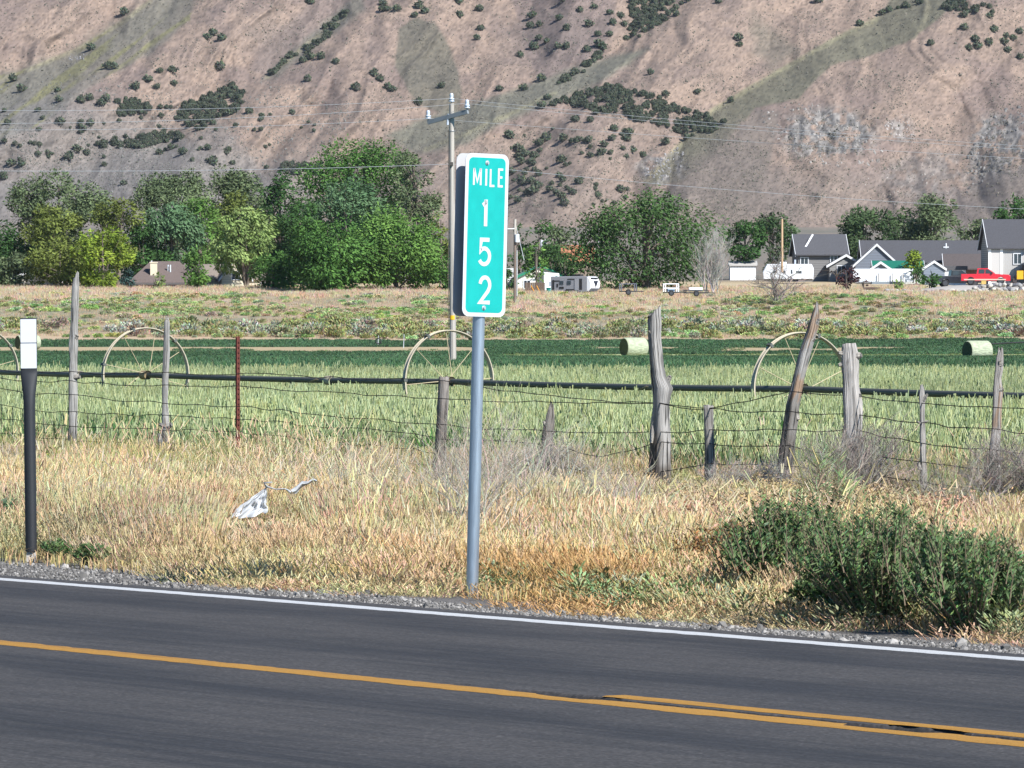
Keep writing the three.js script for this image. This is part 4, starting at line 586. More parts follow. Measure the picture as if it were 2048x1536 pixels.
// fences of the yards
{ const d = 738, x0 = X_(1706, d), x1 = X_(1826, d), t = thing('white_vinyl_fence', 'white vinyl board fence in front of the green roofed shed', 'fence', [(x0 + x1) / 2, Y_(563, d), -d]), n = 26, w = (x1 - x0) / n, vm = std({ color: lin(0.74, 0.77, 0.82), roughness: 0.5 }), g = new THREE.BoxGeometry(w * 0.9, 1.45, 0.05), g2 = new THREE.BoxGeometry(w * 0.9, 1.45, 0.05); g.translate(0, 0.725, 0);
  for (let i = 0; i < n; i++) { const m = mesh('board', g, vm, t); m.position.set((i + 0.5) * w - (x1 - x0) / 2, 0, (i % 2) * 0.02); }
  const r = new MB(); r.box(0, 1.46, 0, x1 - x0 + 0.1, 0.1, 0.1); r.box(0, 0.12, -0.06, x1 - x0, 0.1, 0.06); mesh('rail', r.geo(), vm, t);
  for (const x of [0.42, 0.65, 0.83]) { const pg = new THREE.BoxGeometry(0.12, 1.0, 0.12); pg.translate((x - 0.5) * (x1 - x0), 0.5, 0.3); mesh('post', pg, std({ color: lin(0.2, 0.19, 0.18) }), t); } }
{ const d = 690, x0 = X_(1050, d), x1 = X_(1090, d), t = thing('brown_board_fence', 'short brown board fence left of the camping trailers', 'fence', [(x0 + x1) / 2, Y_(592, d), -d]), n = 11, w = (x1 - x0) / n, g = new THREE.BoxGeometry(w * 0.9, 1.55, 0.05); g.translate(0, 0.775, 0); for (let i = 0; i < n; i++) { const m = mesh('board', g, std({ color: lin(0.1, 0.065, 0.045) }), t); m.position.set((i + 0.5) * w - (x1 - x0) / 2, 0, (i % 2) * 0.02); } }
for (const [a, b, lab] of [[1062, 1072, 'left one of two thin orange poles leaning by the brown fence'], [1073, 1083, 'right one of two thin orange poles leaning by the brown fence']]) { const d = 684, m = new MB(); m.tube([PT(a, 571, d), PT(b, 591, d)], 0.05, 8); tag(mesh('orange_pole', m.geo(), std({ color: lin(0.62, 0.27, 0.02) })), lab, 'pole'); }
// ---------------------------------------------------------------- vehicles
const tyreM = std({ color: lin(0.012, 0.012, 0.013), roughness: 0.8 }), darkM = std({ color: lin(0.015, 0.016, 0.018), roughness: 0.5 });
function wheelParts(t, x, z, r, w = 0.24) { const g = new THREE.Group(); g.name = 'wheel'; g.position.set(x, r, z); t.add(g); const a = new THREE.TorusGeometry(r - 0.09, 0.1, 10, 24); a.scale(1, 1, 1.25); mesh('tyre', a, tyreM, g); const b = new THREE.CylinderGeometry(r - 0.14, r - 0.14, w * 0.8, 20); b.rotateX(Math.PI / 2); mesh('rim', b, std({ color: lin(0.08, 0.08, 0.085), metalness: 0.6, roughness: 0.4 }), g); }
function pickup(label, px, base, d, col, turn, len = 5.7) {
  const t = thing('pickup_truck', label, 'pickup truck', [X_(px, d), Y_(base, d), -d], turn), paint = new THREE.MeshPhysicalMaterial({ color: lin(...col), roughness: 0.35, clearcoat: 0.6 }), S = (P, w, name, mat, bev = 0.04) => { const s = new THREE.Shape(P.map(([x, y]) => new THREE.Vector2(x, y))), g = new THREE.ExtrudeGeometry(s, { depth: w - bev * 2, bevelEnabled: true, bevelSize: bev, bevelThickness: bev, bevelSegments: 2 }); g.translate(0, 0, -w / 2 + bev); return mesh(name, g, mat, t); };
  const k = len / 5.7; const arch = (cx, r) => Array.from({ length: 9 }, (_, i) => { const a = Math.PI - i / 8 * Math.PI; return [cx + Math.cos(a) * r, 0.5 + Math.sin(a) * r]; });
  S([[-2.85, 0.5], ...arch(-1.75, 0.47), ...arch(1.75, 0.47), [2.85, 0.5], [2.85, 1.05], [2.7, 1.16], [1.3, 1.24], [-2.85, 1.24]].map(([x, y]) => [x * k, y]), 1.95, 'body', paint);
  S([[-1.05, 1.26], [-0.95, 1.9], [0.25, 1.93], [1.15, 1.26]].map(([x, y]) => [x * k, y]), 1.75, 'cab', paint);
  for (const z of [0.885, -0.885]) for (const [a, b, c, e] of [[-0.85, -0.15, -0.8, -0.12], [-0.05, 0.9, -0.03, 0.3]]) { const s = new THREE.Shape([[a, 1.33], [b, 1.33], [e, 1.83], [c, 1.83]].map(([x, y]) => new THREE.Vector2(x * k, y))), g = new THREE.ExtrudeGeometry(s, { depth: 0.02, bevelEnabled: false }); g.translate(0, 0, z - 0.01); mesh('side_window', g, glass, t); }
  const ws = new THREE.BoxGeometry(0.03, 0.78, 1.5); ws.rotateZ(0.93); ws.translate(0.74 * k, 1.6, 0); mesh('windscreen', ws, glass, t);
  const lw = new MB(); lw.box(0, 0.42, 0, 3.4 * k, 0.12, 1.9); lw.box(-2.9 * k, 0.5, 0, 0.14, 0.22, 1.9); lw.box(2.9 * k, 0.5, 0, 0.14, 0.3, 1.9); mesh('bumper', lw.geo(), darkM, t);
  if (col[0] > 0.2) { const tr = new MB(); tr.box(-0.1, 0.56, 0.985, 4.9 * k, 0.14, 0.02, [0.55, 0.42, 0.33]); mesh('lower_trim', tr.geo(), VC, t); }
  for (const z of [0.7, -0.7]) { const h = new THREE.BoxGeometry(0.06, 0.2, 0.4); h.translate(2.84 * k, 0.98, z); mesh('headlight', h, std({ color: lin(0.7, 0.72, 0.75), roughness: 0.2 }), t); const q = new THREE.BoxGeometry(0.05, 0.35, 0.18); q.translate(-2.86 * k, 1.0, z * 1.2); mesh('tail_light', q, std({ color: lin(0.4, 0.02, 0.02), roughness: 0.3 }), t); }
  const mr = new THREE.BoxGeometry(0.12, 0.2, 0.24); mr.translate(0.72 * k, 1.4, 1.05); mesh('mirror', mr, darkM, t);
  for (const x of [-1.75 * k, 1.75 * k]) for (const z of [0.86, -0.86]) wheelParts(t, x, z, 0.42);
  return t;
}
pickup('black pickup truck parked behind the red one', 1917, 573.5, 709, [0.012, 0.013, 0.018], 0.12);
pickup('bright red pickup truck parked on the gravel drive above the stone wall', 1971, 570, 704, [0.55, 0.006, 0.02], -0.05);
{ // yellow machine parts at the right edge
  const d = 700, t = thing('yellow_loader', 'yellow compact loader partly cut by the right picture edge, beside the red truck', 'loader', [X_(2052, d), Y_(568, d), -d]), ym = std({ color: lin(0.68, 0.36, 0.01), roughness: 0.5 });
  const b = new MB(); b.box(-0.75, 0.55, 0.5, 0.75, 1.0, 0.6); b.box(0.6, 0.4, 0, 1.4, 0.6, 1.2); mesh('body', b.geo(), ym, t); const c = new MB(); c.box(0.7, 1.0, 0, 1.0, 1.3, 1.0); mesh('cab', c.geo(), darkM, t); const ar = new MB(); ar.tube([V(1.2, 1.2, 0.6), V(0.4, 2.4, 0.6), V(-0.3, 1.2, 0.7)], 0.09, 6); mesh('arm', ar.geo(), darkM, t); for (const x of [0.1, 1.1]) wheelParts(t, x, 0.7, 0.42);
}
{ const d = 706, t = thing('yellow_bin', 'small tan box on the drive under the red truck', 'box', [X_(1966, d - 5), Y_(567, d - 5), -d + 5]); const b = new MB(); b.box(0, -0.1, 0.9, 0.55, 0.4, 0.4); b.box(0, 0.3, 0.9, 0.6, 0.06, 0.45); mesh('crate', b.geo(), std({ color: lin(0.5, 0.34, 0.1) }), t); }
function trailerShell(t, prof2, w, mat, name = 'shell') { const s = new THREE.Shape(prof2.map(([x, y]) => new THREE.Vector2(x, y))), g = new THREE.ExtrudeGeometry(s, { depth: w - 0.16, bevelEnabled: true, bevelSize: 0.08, bevelThickness: 0.08, bevelSegments: 3 }); g.translate(0, 0, -w / 2 + 0.08); return mesh(name, g, mat, t); }
{ // grey camping trailer with black and white front
  const d = 690, s = F / d, t = thing('camping_trailer', 'grey camping trailer with a white and black front cap, right of the white house', 'camping trailer', [X_(1150, d), Y_(590, d), -d], -0.55);
  const grey = std({ color: lin(0.28, 0.28, 0.3), roughness: 0.5 }); trailerShell(t, [[-2.6, 0.4], [2.3, 0.4], [2.62, 0.75], [2.62, 1.3], [2.25, 2.05], [-2.6, 2.05]], 2.0, grey);
  const cap = trailerShell(t, [[2.36, 0.5], [2.6, 0.75], [2.7, 1.3], [2.4, 1.98], [2.2, 1.98], [2.2, 0.5]], 2.04, std({ color: lin(0.8, 0.8, 0.82), roughness: 0.35 }), 'front_cap');
  const em = new MB(); em.tri(em.v(2.8, 1.62, 0.55, [0.02, 0.02, 0.03]), em.v(2.85, 0.95, 0, [0.02, 0.02, 0.03]), em.v(2.8, 1.62, -0.55, [0.02, 0.02, 0.03])); em.box(2.45, 1.78, 0, 0.34, 0.22, 1.5, [0.02, 0.02, 0.025]); mesh('front_panel', em.geo(), std({ vertexColors: true, roughness: 0.4, side: THREE.DoubleSide }), t);
  const z = 1.02, gr = new MB(); for (const [x, y, w, h] of [[-2.3, 0.62, 0.25, 1.1], [-1.9, 1.55, 0.9, 0.12], [-1.2, 0.7, 0.6, 0.25], [1.3, 0.6, 0.5, 1.25], [0.4, 1.75, 1.6, 0.1], [0.2, 0.55, 1.6, 0.12], [-1.75, 0.9, 0.2, 0.4]]) gr.box(x, y, z, w, h, 0.02, [0.02, 0.02, 0.022]); mesh('black_graphics', gr.geo(), VC, t);
  const dr = new MB(); dr.box(0.85, 0.55, z + 0.01, 0.55, 1.3, 0.03, [0.33, 0.33, 0.35]); mesh('door', dr.geo(), VC, t);
  for (const x of [-0.2, -1.2]) { const g = new THREE.BoxGeometry(0.5, 0.42, 0.03); g.translate(x, 1.4, z + 0.005); mesh('window', g, glass, t); }
  const ro = new MB(); ro.box(-0.2, 2.1, 0, 5, 0.05, 1.8, [0.05, 0.05, 0.05]); ro.box(0.4, 2.14, 0, 1.0, 0.24, 0.8, [0.03, 0.03, 0.03]); mesh('roof_unit', ro.geo(), VC, t);
  const fr = new MB(); fr.box(0, 0.24, 0, 5.4, 0.16, 1.8, [0.02, 0.02, 0.02]); fr.box(3.1, 0.3, 0, 1.0, 0.1, 0.2, [0.03, 0.03, 0.03]); mesh('chassis', fr.geo(), VC, t);
  wheelParts(t, -0.5, 0.9, 0.33); wheelParts(t, 0.3, 0.9, 0.33);
}
{ const d = 697, t = thing('white_motorhome', 'small white motorhome behind the brown board fence', 'motorhome', [X_(1097, d), Y_(591, d), -d], 0.6), wm = std({ color: lin(0.74, 0.75, 0.77), roughness: 0.4 });
  trailerShell(t, [[-1.1, 0.4], [1.0, 0.4], [1.15, 1.2], [0.9, 2.5], [-1.1, 2.6]], 1.6, wm); const wd = new THREE.BoxGeometry(0.9, 0.55, 0.03); wd.translate(-0.1, 1.35, 0.81); mesh('window', wd, std({ color: lin(0.25, 0.28, 0.32), roughness: 0.2 }), t); const st = new MB(); st.box(0.55, 0.9, 0.82, 0.25, 1.4, 0.02, [0.05, 0.25, 0.22]); mesh('teal_stripe', st.geo(), VC, t); wheelParts(t, -0.5, 0.7, 0.33); }
{ const d = 682, t = thing('teal_bin', 'teal wheeled rubbish bin in front of the white motorhome', 'bin', [X_(1097, d), Y_(592, d), -d]), m = std({ color: lin(0.01, 0.2, 0.17) }); const b = new THREE.CylinderGeometry(0.36, 0.28, 0.85, 4); b.rotateY(Math.PI / 4); b.translate(0, 0.45, 0); mesh('body', b, m, t); const l = new THREE.BoxGeometry(0.62, 0.08, 0.62); l.translate(0, 0.91, 0); mesh('lid', l, m, t); }
for (const [px, base, d, len, h, name, lab, feat] of [[1576, 563, 752, 6.1, 2.1, 'white_travel_trailer', 'long white travel trailer with dark small windows beside the bare tree', 1]]) {
  const t = thing(name, lab, 'travel trailer', [X_(px, d), Y_(base, d), -d]), wm = std({ color: lin(0.6, 0.62, 0.65), roughness: 0.35 });
  trailerShell(t, [[-3.05, 0.35], [3.05, 0.35], [3.1, 1.6], [2.85, 2.1], [-2.6, 2.1], [-3.1, 1.2]], 2.1, wm);
  for (const [x, y, w, hh] of [[1.3, 1.15, 0.7, 0.3], [0.4, 1.2, 0.18, 0.5], [-0.6, 1.2, 0.4, 0.3], [-1.7, 1.2, 0.5, 0.28]]) { const g = new THREE.BoxGeometry(w, hh, 0.03); g.translate(x, y, 1.06); mesh('window', g, glass, t); }
  const ro = new MB(); ro.box(-0.6, 2.18, 0, 0.8, 0.28, 0.7); ro.box(0.9, 2.18, 0, 0.2, 0.55, 0.2, [0.5, 0.55, 0.65]); mesh('roof_unit', ro.geo(), std({ vertexColors: true, color: lin(0.8, 0.8, 0.82) }), t); const ch = new MB(); ch.box(0, 0.15, 0, 6, 0.2, 1.7, [0.03, 0.03, 0.03]); mesh('chassis', ch.geo(), VC, t); wheelParts(t, 0.2, 0.95, 0.33); wheelParts(t, -0.6, 0.95, 0.33);
  const fr = new THREE.BoxGeometry(0.08, 0.9, 1.5); fr.rotateZ(-0.45); fr.translate(-2.98, 1.55, 0); mesh('front_window', fr, std({ color: lin(0.2, 0.3, 0.45), roughness: 0.2 }), t);
}
for (const [px, base, d, kind, lab] of [[1256, 590, 676, 0, 'dark utility trailer with open frame under the big round tree'], [1342, 592, 672, 1, 'small white open-frame trailer under the big round tree'], [1392, 593, 672, 2, 'flat black trailer with a white board load left of the bare grey tree']]) {
  const t = thing('utility_trailer', lab, 'trailer', [X_(px, d), Y_(base, d), -d], 0.15), L = [1.8, 1.6, 2.6][kind], m = kind === 1 ? white : darkM, b = new MB();
  b.box(0, 0.35, 0, L, 0.12, 1.3); mesh('deck', b.geo(), darkM, t); const f = new MB(), h = [0.75, 0.85, 0.2][kind]; for (const x of [-L / 2 + 0.05, L / 2 - 0.05]) for (const z of [0.6, -0.6]) f.box(x, 0.47, z, 0.1, h, 0.1); for (const z of [0.6, -0.6]) { f.box(0, 0.47 + h, z, L, 0.08, 0.09); if (kind === 1) f.box(0, 0.85, z, L * 0.9, 0.08, 0.08); } mesh('side_rail', f.geo(), kind === 0 ? std({ color: lin(0.1, 0.11, 0.14) }) : m, t);
  if (kind === 2) { const l = new MB(); l.box(-0.1, 0.6, 0.3, 1.5, 0.42, 0.5); mesh('load', l.geo(), white, t); }
  if (kind === 1) { const l = new MB(); l.box(0, 0.5, 0, 0.8, 0.35, 0.7, [0.4, 0.5, 0.6]); mesh('load', l.geo(), VC, t); }
  wheelParts(t, -0.1, 0.75, 0.32); const hitch = new MB(); hitch.tube([V(L / 2, 0.42, 0), V(L / 2 + 0.9, 0.4, 0)], 0.05, 6); mesh('drawbar', hitch.geo(), darkM, t);
}
// ---------------------------------------------------------------- gravel drive and stone wall
{
  const b = new MB(), N = 40; for (let i = 0; i <= N; i++) { const px = lerp(1690, 2500, i / N); [[698.5, 0], [699, 1], [730, 1], [736, 0]].forEach(([d, on]) => { const X = X_(px, d), y = on ? Y_(lerp(586, 571, sstep(1760, 1930, px)), 699) + (d - 699) * 0.012 : Y_(604, 699); b.v(X, y, -d, mixc([0.3, 0.28, 0.27], [0.38, 0.36, 0.34], vn(px * 0.2, d)), X, d); }); }
  for (let i = 0; i < N; i++) for (let k = 0; k < 3; k++) { const o = i * 4 + k; b.quad(o, o + 4, o + 5, o + 1); }
  struct('gravel_drive', b.geo(), VC);
  const t = thing('stone_wall', 'loose wall of pale boulders below the gravel drive', 'stone wall', [X_(1850, 697), Y_(590, 697), -697]), r = rng(77), mats = [[0.36, 0.34, 0.31], [0.25, 0.245, 0.245], [0.48, 0.45, 0.41], [0.11, 0.11, 0.125], [0.3, 0.275, 0.24]].map((c) => std({ color: lin(...c), roughness: 0.95, flatShading: true }));
  const shapes = [0, 1, 2, 3, 4].map((k) => { const g = new THREE.IcosahedronGeometry(0.5, 1), p = g.attributes.position; for (let i = 0; i < p.count; i++) { const f = 0.75 + 0.5 * vn(p.getX(i) * 3 + k * 9, p.getY(i) * 3 + p.getZ(i) * 2.1); p.setXYZ(i, p.getX(i) * f * 1.35, p.getY(i) * f * 0.85, p.getZ(i) * f); } g.computeVertexNormals(); return g; });
  for (let row2 = 0; row2 < 3; row2++) for (let px = 1655 + row2 * 3; px < 2140; px += rr(r, 5, 9)) { const rise = px > 1945 ? sstep(1945, 1990, px) * 0.55 : 0, hh = px > 1945 ? 3 : px < 1690 ? 1 : 2; if (row2 >= hh || r() < 0.04) continue; const m = mesh('stone', shapes[r() * 5 | 0], mats[r() * 5 | 0], t), k = rr(r, 0.38, 0.62); m.position.set(X_(px, 697) - t.position.x, 0.05 + row2 * 0.34 + rise * (row2 + 0.3) * 0.35 + rr(r, -0.05, 0.05) - (px < 1760 ? 0.1 : 0), rr(r, -0.2, 0.25) + 0.5 - row2 * 0.25); m.rotation.set(r() * 0.6, r() * 6, r() * 0.6); m.scale.set(k * 1.1, k, k); }
}
{ const d = 699, t = thing('log', 'short dark log lying on the golden grass left of the stone wall', 'log', [X_(1744, d), Y_(579, d) + 0.1, -d]); const b = new MB(); b.tube([V(-0.9, 0, 0), V(0, 0.02, 0), V(0.9, 0, 0.1)], [0.16, 0.17, 0.15], 8); mesh('trunk', b.geo(), std({ color: lin(0.09, 0.06, 0.045) }), t); }
// ---------------------------------------------------------------- hay bales
{
  const bt = dataTex(256, 256, (x, y) => 0.62 + 0.38 * tn(x / 3, y / 14, 85, 18, 61) + (hash2(x, y) - 0.5) * 0.14); const spiral = dataTex(128, 128, (x, y) => { const a = Math.hypot(x - 64, y - 64); return 0.5 + 0.35 * Math.sin(a * 0.9 + tn(x / 8, y / 8, 16, 16, 62) * 5) + 0.15 * hash2(x, y); });
  for (const [px, base, d, dia, len, yaw, lab] of [[1268, 713, 458, 1.5, 1.8, 0.5, 'round hay bale in the green field beside the stout post'], [1955, 721, 437, 1.5, 1.8, 0.5, 'round hay bale in the green field near the far right post'], [56, 698, 500, 1.2, 1.9, 0.5, 'round hay bale half hidden behind the white delineator top']]) {
    const t = thing('hay_bale', lab, 'hay bale', [X_(px, d), Y_(base, d) - 0.03, -d], yaw, 'round hay bales'); delete t.userData.group;
    const R = dia / 2, P = [[0, -len / 2], [R * 0.9, -len / 2], [R, -len / 2 + 0.1], [R * 1.01, 0], [R, len / 2 - 0.1], [R * 0.9, len / 2], [0, len / 2]].map(([x, y]) => new THREE.Vector2(x, y));
    const g = new THREE.LatheGeometry(P.slice(1, 6), 40); g.rotateZ(Math.PI / 2); g.translate(0, R * 0.97, 0); mesh('wrapped_side', g, std({ color: lin(0.4, 0.44, 0.31), map: bt, bumpMap: bt, bumpScale: 0.05, roughness: 0.9 }), t);
    for (const e of [-1, 1]) { const c = new THREE.CylinderGeometry(R * 0.91, R * 0.91, 0.06, 36); c.rotateZ(Math.PI / 2); c.translate(e * (len / 2 - 0.025), R * 0.97, 0); mesh('hay_face', c, std({ color: lin(0.12, 0.14, 0.06), map: spiral, roughness: 1 }), t); }
  }
}
{ // pipe standing out beyond the right bale, and two small markers in the field
  const d = 470, m = new MB(); m.tube([PT(1980, 688, d), PT(2060, 684, d), PT(2300, 676, d)], 0.06, 8); tag(mesh('field_pipe', m.geo(), darkM), 'dark pipe running off to the right behind the right hay bale', 'pipe');
  for (const [px, a, b, lab] of [[757, 671, 683, 'tiny stake beside a black ring in the far field strip'], [808, 668, 690, 'thin white stake in the far field strip']]) { const q = new MB(); q.tube([PT(px, a, 500), PT(px - 1, b + 6, 500)], 0.03, 6); tag(mesh('field_stake', q.geo(), alu), lab, 'stake'); }
  const ring = new THREE.TorusGeometry(0.22, 0.05, 8, 20), p = PT(757, 682, 499); ring.translate(p.x, p.y, p.z); tag(mesh('black_ring', ring, darkM), 'small black tyre ring in the far field strip', 'tyre');
}
// ---------------------------------------------------------------- trees
function leafCard(b, p, dirx, diry, dirz, nx, ny, nz, L, W, c) {   // two triangles folded along the middle
  const l = Math.hypot(dirx, diry, dirz) || 1; dirx *= L / l; diry *= L / l; dirz *= L / l;
  let sx = diry * nz - dirz * ny, sy = dirz * nx - dirx * nz, sz = dirx * ny - diry * nx; const k = W / 2 / (Math.hypot(sx, sy, sz) || 1); sx *= k; sy *= k; sz *= k;
  const a = b.v(p[0], p[1], p[2], c), e = b.v(p[0] + dirx * 0.5 + sx, p[1] + diry * 0.5 + sy, p[2] + dirz * 0.5 + sz, c), f = b.v(p[0] + dirx, p[1] + diry, p[2] + dirz, c), g = b.v(p[0] + dirx * 0.5 - sx, p[1] + diry * 0.5 - sy, p[2] + dirz * 0.5 - sz, c); b.tri(a, e, f); b.tri(a, f, g);
}
const crownMat = new THREE.MeshPhysicalMaterial({ vertexColors: true, roughness: 0.9, side: THREE.DoubleSide, transmission: 0.16, thickness: 0, specularIntensity: 0.25 });
const barkMat = std({ color: lin(0.13, 0.105, 0.085), roughness: 0.95 });
function tree(label, px, base, top, w, d, o = {}) {
  const s = F / d, H = (base - top) / s, A = w / s / 2, r = rng(px * 31 + top), t = thing(o.name ?? 'tree', label, o.cat ?? 'tree', [X_(px, d), Y_(base, d), -d]);
  const c0 = (o.low ?? 0.12) * H, B = (H - c0) / 2, cy = c0 + B, Bz = Math.min(A, o.deep ?? 5), nb = o.blobs ?? 26, lean = (o.lean ?? 0) / s;
  const blobs = [];
  for (let i = 0; i < nb * 6 && blobs.length < nb; i++) {
    let x = r() * 2 - 1, y = r() * 2 - 1, z = r() * 2 - 1; const m = Math.hypot(x, y, z); if (m > 1 || m < 0.2) continue; { const f = Math.pow(m, 0.45) / m * 1.08; x *= f; y *= f; z *= f; } const sq = o.shape === 'cone' ? lerp(1, 0.15, (y + 1) / 2) : o.shape === 'dome' ? Math.sqrt(Math.max(0.05, 1 - Math.max(0, y) ** 2)) * 1.05 : o.shape === 'vase' ? lerp(0.55, 1, sstep(-1, 0.3, y)) : lerp(0.85, 1, sstep(-1, 0, y));
    const br = rr(r, 0.2, 0.36) * (o.shape === 'cone' ? 0.75 : 1), k = 1 - br * 0.75; blobs.push([x * A * k * sq + lean * (y + 1) / 2, cy + y * B * k, z * Bz * k * sq, br * Math.min(A, B * 1.1) * 1.05, rr(r, 0.72, 1.3), r()]);
  }
  const b = new MB(), L = o.leaf ?? 0.4, cardArea = L * L * 0.42, area = blobs.reduce((q, p) => q + 12.6 * p[3] * p[3], 0), N = Math.min(15000, Math.round(area * (o.dense ?? 0.95) / cardArea)), cols = o.cols;
  for (const bl of blobs) { const n = Math.round(N * 12.6 * bl[3] * bl[3] / area);
    for (let i = 0; i < n; i++) {
      const a = r() * 6.283, u = r() * 2 - 1, q = Math.sqrt(1 - u * u), rad = bl[3] * (0.5 + 0.62 * Math.pow(r(), 0.6)), nx = Math.cos(a) * q, ny = u, nz = Math.sin(a) * q, p = [bl[0] + nx * rad * 1.12, bl[1] + ny * rad * 0.82, bl[2] + nz * rad];
      if (p[1] < c0 * 0.5) continue; if (vn(p[0] * 1.1 + px, p[1] * 1.3 + p[2] * 0.7) < (o.gap ?? 0.22)) continue;
      const base2 = mixc(cols[0], cols[1], clamp(bl[5] * 0.7 + r() * 0.5 - 0.1, 0, 1)), v = bl[4] * rr(r, 0.84, 1.16) * 1.35;
      leafCard(b, p, nx * 0.7 + rr(r, -0.8, 0.8) + 0.5, ny * 0.5 + rr(r, -0.7, 0.5) - (o.droop ?? 0.1), nz * 0.7 + rr(r, -0.8, 0.8), nx * 0.8 + rr(r, -0.6, 0.6), ny * 0.6 + rr(r, 0, 0.8), nz * 0.8 + rr(r, -0.6, 0.6), L * rr(r, 0.55, 1.7), L * rr(r, 0.3, 0.75), base2.map((k) => k * v));
    } }
  const crown = mesh('crown', b.geo(), crownMat, t);
  const k = new MB(), tr = o.trunk ?? clamp(H * 0.02, 0.08, 0.32); k.tube([V(0, -0.6, 0), V(0.05 * A, c0 * 0.8, 0), V(lean * 0.4, cy, 0), V(lean * 0.8, cy + B * 0.6, 0)], [tr * 1.15, tr, tr * 0.7, tr * 0.25], 9, [1, 1, 1]);
  for (const bl of blobs.slice(0, 12)) { const y0 = lerp(c0 * 0.6, cy, r() * 0.9); k.tube([V(lean * 0.2, y0, 0), V(bl[0] * 0.5, lerp(y0, bl[1], 0.6), bl[2] * 0.5), V(bl[0], bl[1], bl[2])], [tr * 0.5, tr * 0.33, tr * 0.1], 6, [1, 1, 1], false); }
  mesh('trunk', k.geo(), o.bark ?? barkMat, t); return t;
}
const G = { dark: [[0.022, 0.055, 0.016], [0.045, 0.095, 0.026]], mid: [[0.035, 0.085, 0.018], [0.075, 0.15, 0.035]], bright: [[0.05, 0.11, 0.022], [0.1, 0.175, 0.04]], lime: [[0.085, 0.135, 0.016], [0.17, 0.215, 0.03]], olive: [[0.075, 0.095, 0.022], [0.12, 0.145, 0.035]], grey: [[0.065, 0.09, 0.045], [0.105, 0.135, 0.065]], silver: [[0.038, 0.08, 0.035], [0.085, 0.14, 0.07]], pale: [[0.095, 0.145, 0.04], [0.175, 0.225, 0.08]] };
tree('dark green tree cut by the left picture edge', -6, 590, 445, 110, 735, { cols: G.dark });
tree('grey-green elm with ragged top, tallest at the far left', 118, 588, 340, 200, 748, { cols: G.grey, shape: 'vase', gap: 0.3, blobs: 30, low: 0.3 });
tree('grey-green bush beneath the far left trees', 25, 590, 508, 90, 722, { cols: G.grey, low: 0.02, gap: 0.25 });
tree('olive rounded tree in front of the grey-green elm', 108, 590, 405, 120, 732, { cols: G.olive, blobs: 30, low: 0.1 });
tree('small olive tree at the foot of the grey-green elm', 120, 592, 478, 150, 720, { cols: G.olive, blobs: 26, low: 0.06 });
tree('loose olive-yellow tree rising right of the grey-green elm', 235, 588, 388, 110, 738, { cols: G.olive, gap: 0.34, shape: 'vase', low: 0.25 });
tree('brightest lime-green tree, directly right of the tallest fence post', 205, 592, 440, 115, 714, { cols: G.lime, blobs: 30, low: 0.04 });
tree('small blue-green spruce left of the brown roofed house', 254, 590, 538, 46, 716, { name: 'spruce', cols: [[0.022, 0.045, 0.04], [0.045, 0.08, 0.075]], shape: 'cone', low: 0.03, droop: 0.4, leaf: 0.4 });
tree('deep green tree behind the blue-green spruce', 286, 588, 440, 110, 740, { cols: G.dark, low: 0.08 });
tree('wide grey-green row tree with feathery top above the brown roofed house', 350, 560, 330, 150, 790, { cols: G.grey, gap: 0.3, low: 0.25, blobs: 28 });
tree('grey-green feathery tree with a thin raised tip, left of the poplars', 455, 560, 328, 150, 792, { cols: G.grey, gap: 0.32, low: 0.25, blobs: 28 });
tree('blue-green willow with drooping leaves over the brown roof', 342, 580, 393, 120, 742, { cols: G.silver, droop: 0.8, low: 0.15, blobs: 26 });
tree('fresh green maple-like tree between the two willows', 400, 582, 386, 90, 748, { cols: G.bright, low: 0.1 });
tree('dull olive-green tree crown behind the pale willow', 480, 575, 380, 110, 760, { cols: G.olive, low: 0.2 });
tree('tall pale yellow-green willow with bright sunlit top', 492, 592, 412, 130, 722, { cols: G.pale, droop: 0.7, blobs: 34, low: 0.06 });
tree('small leaning green tree right of the brown roof', 398, 592, 494, 66, 712, { cols: G.bright, low: 0.06, gap: 0.3 });
tree('young green sapling in front of the brown roofed house wall', 311, 592, 546, 38, 706, { name: 'sapling', cols: G.pale, low: 0.1, gap: 0.3, blobs: 14 });
tree('dark upright poplar with pale thin stems left of the tallest tree', 560, 585, 332, 90, 752, { cols: G.dark, low: 0.08, blobs: 34 });
tree('tallest broad green cottonwood, left of the power pole', 730, 590, 262, 250, 770, { cols: G.mid, blobs: 46, low: 0.3, dense: 0.8, trunk: 0.5 });
tree('feathery cottonwood crown with bare leaning trunk, close to the power pole', 840, 590, 290, 110, 762, { cols: G.grey, blobs: 22, low: 0.42, lean: -20, gap: 0.3, trunk: 0.35 });
tree('silver-leaved poplar in front of the tallest cottonwood', 690, 588, 322, 170, 746, { cols: G.silver, blobs: 34, low: 0.1, droop: 0.3 });
tree('dark green tree in the shade between willow and cottonwoods', 600, 590, 400, 130, 735, { cols: G.dark, low: 0.08 });
tree('wide bushy green tree with low skirts left of the power pole foot', 655, 600, 425, 180, 700, { cols: G.mid, blobs: 42, low: 0.02, droop: 0.3 });
tree('wind-swept bushy green tree with bright right side, beside the power pole', 790, 600, 412, 205, 704, { cols: G.bright, blobs: 46, low: 0.04, droop: 0.3 });
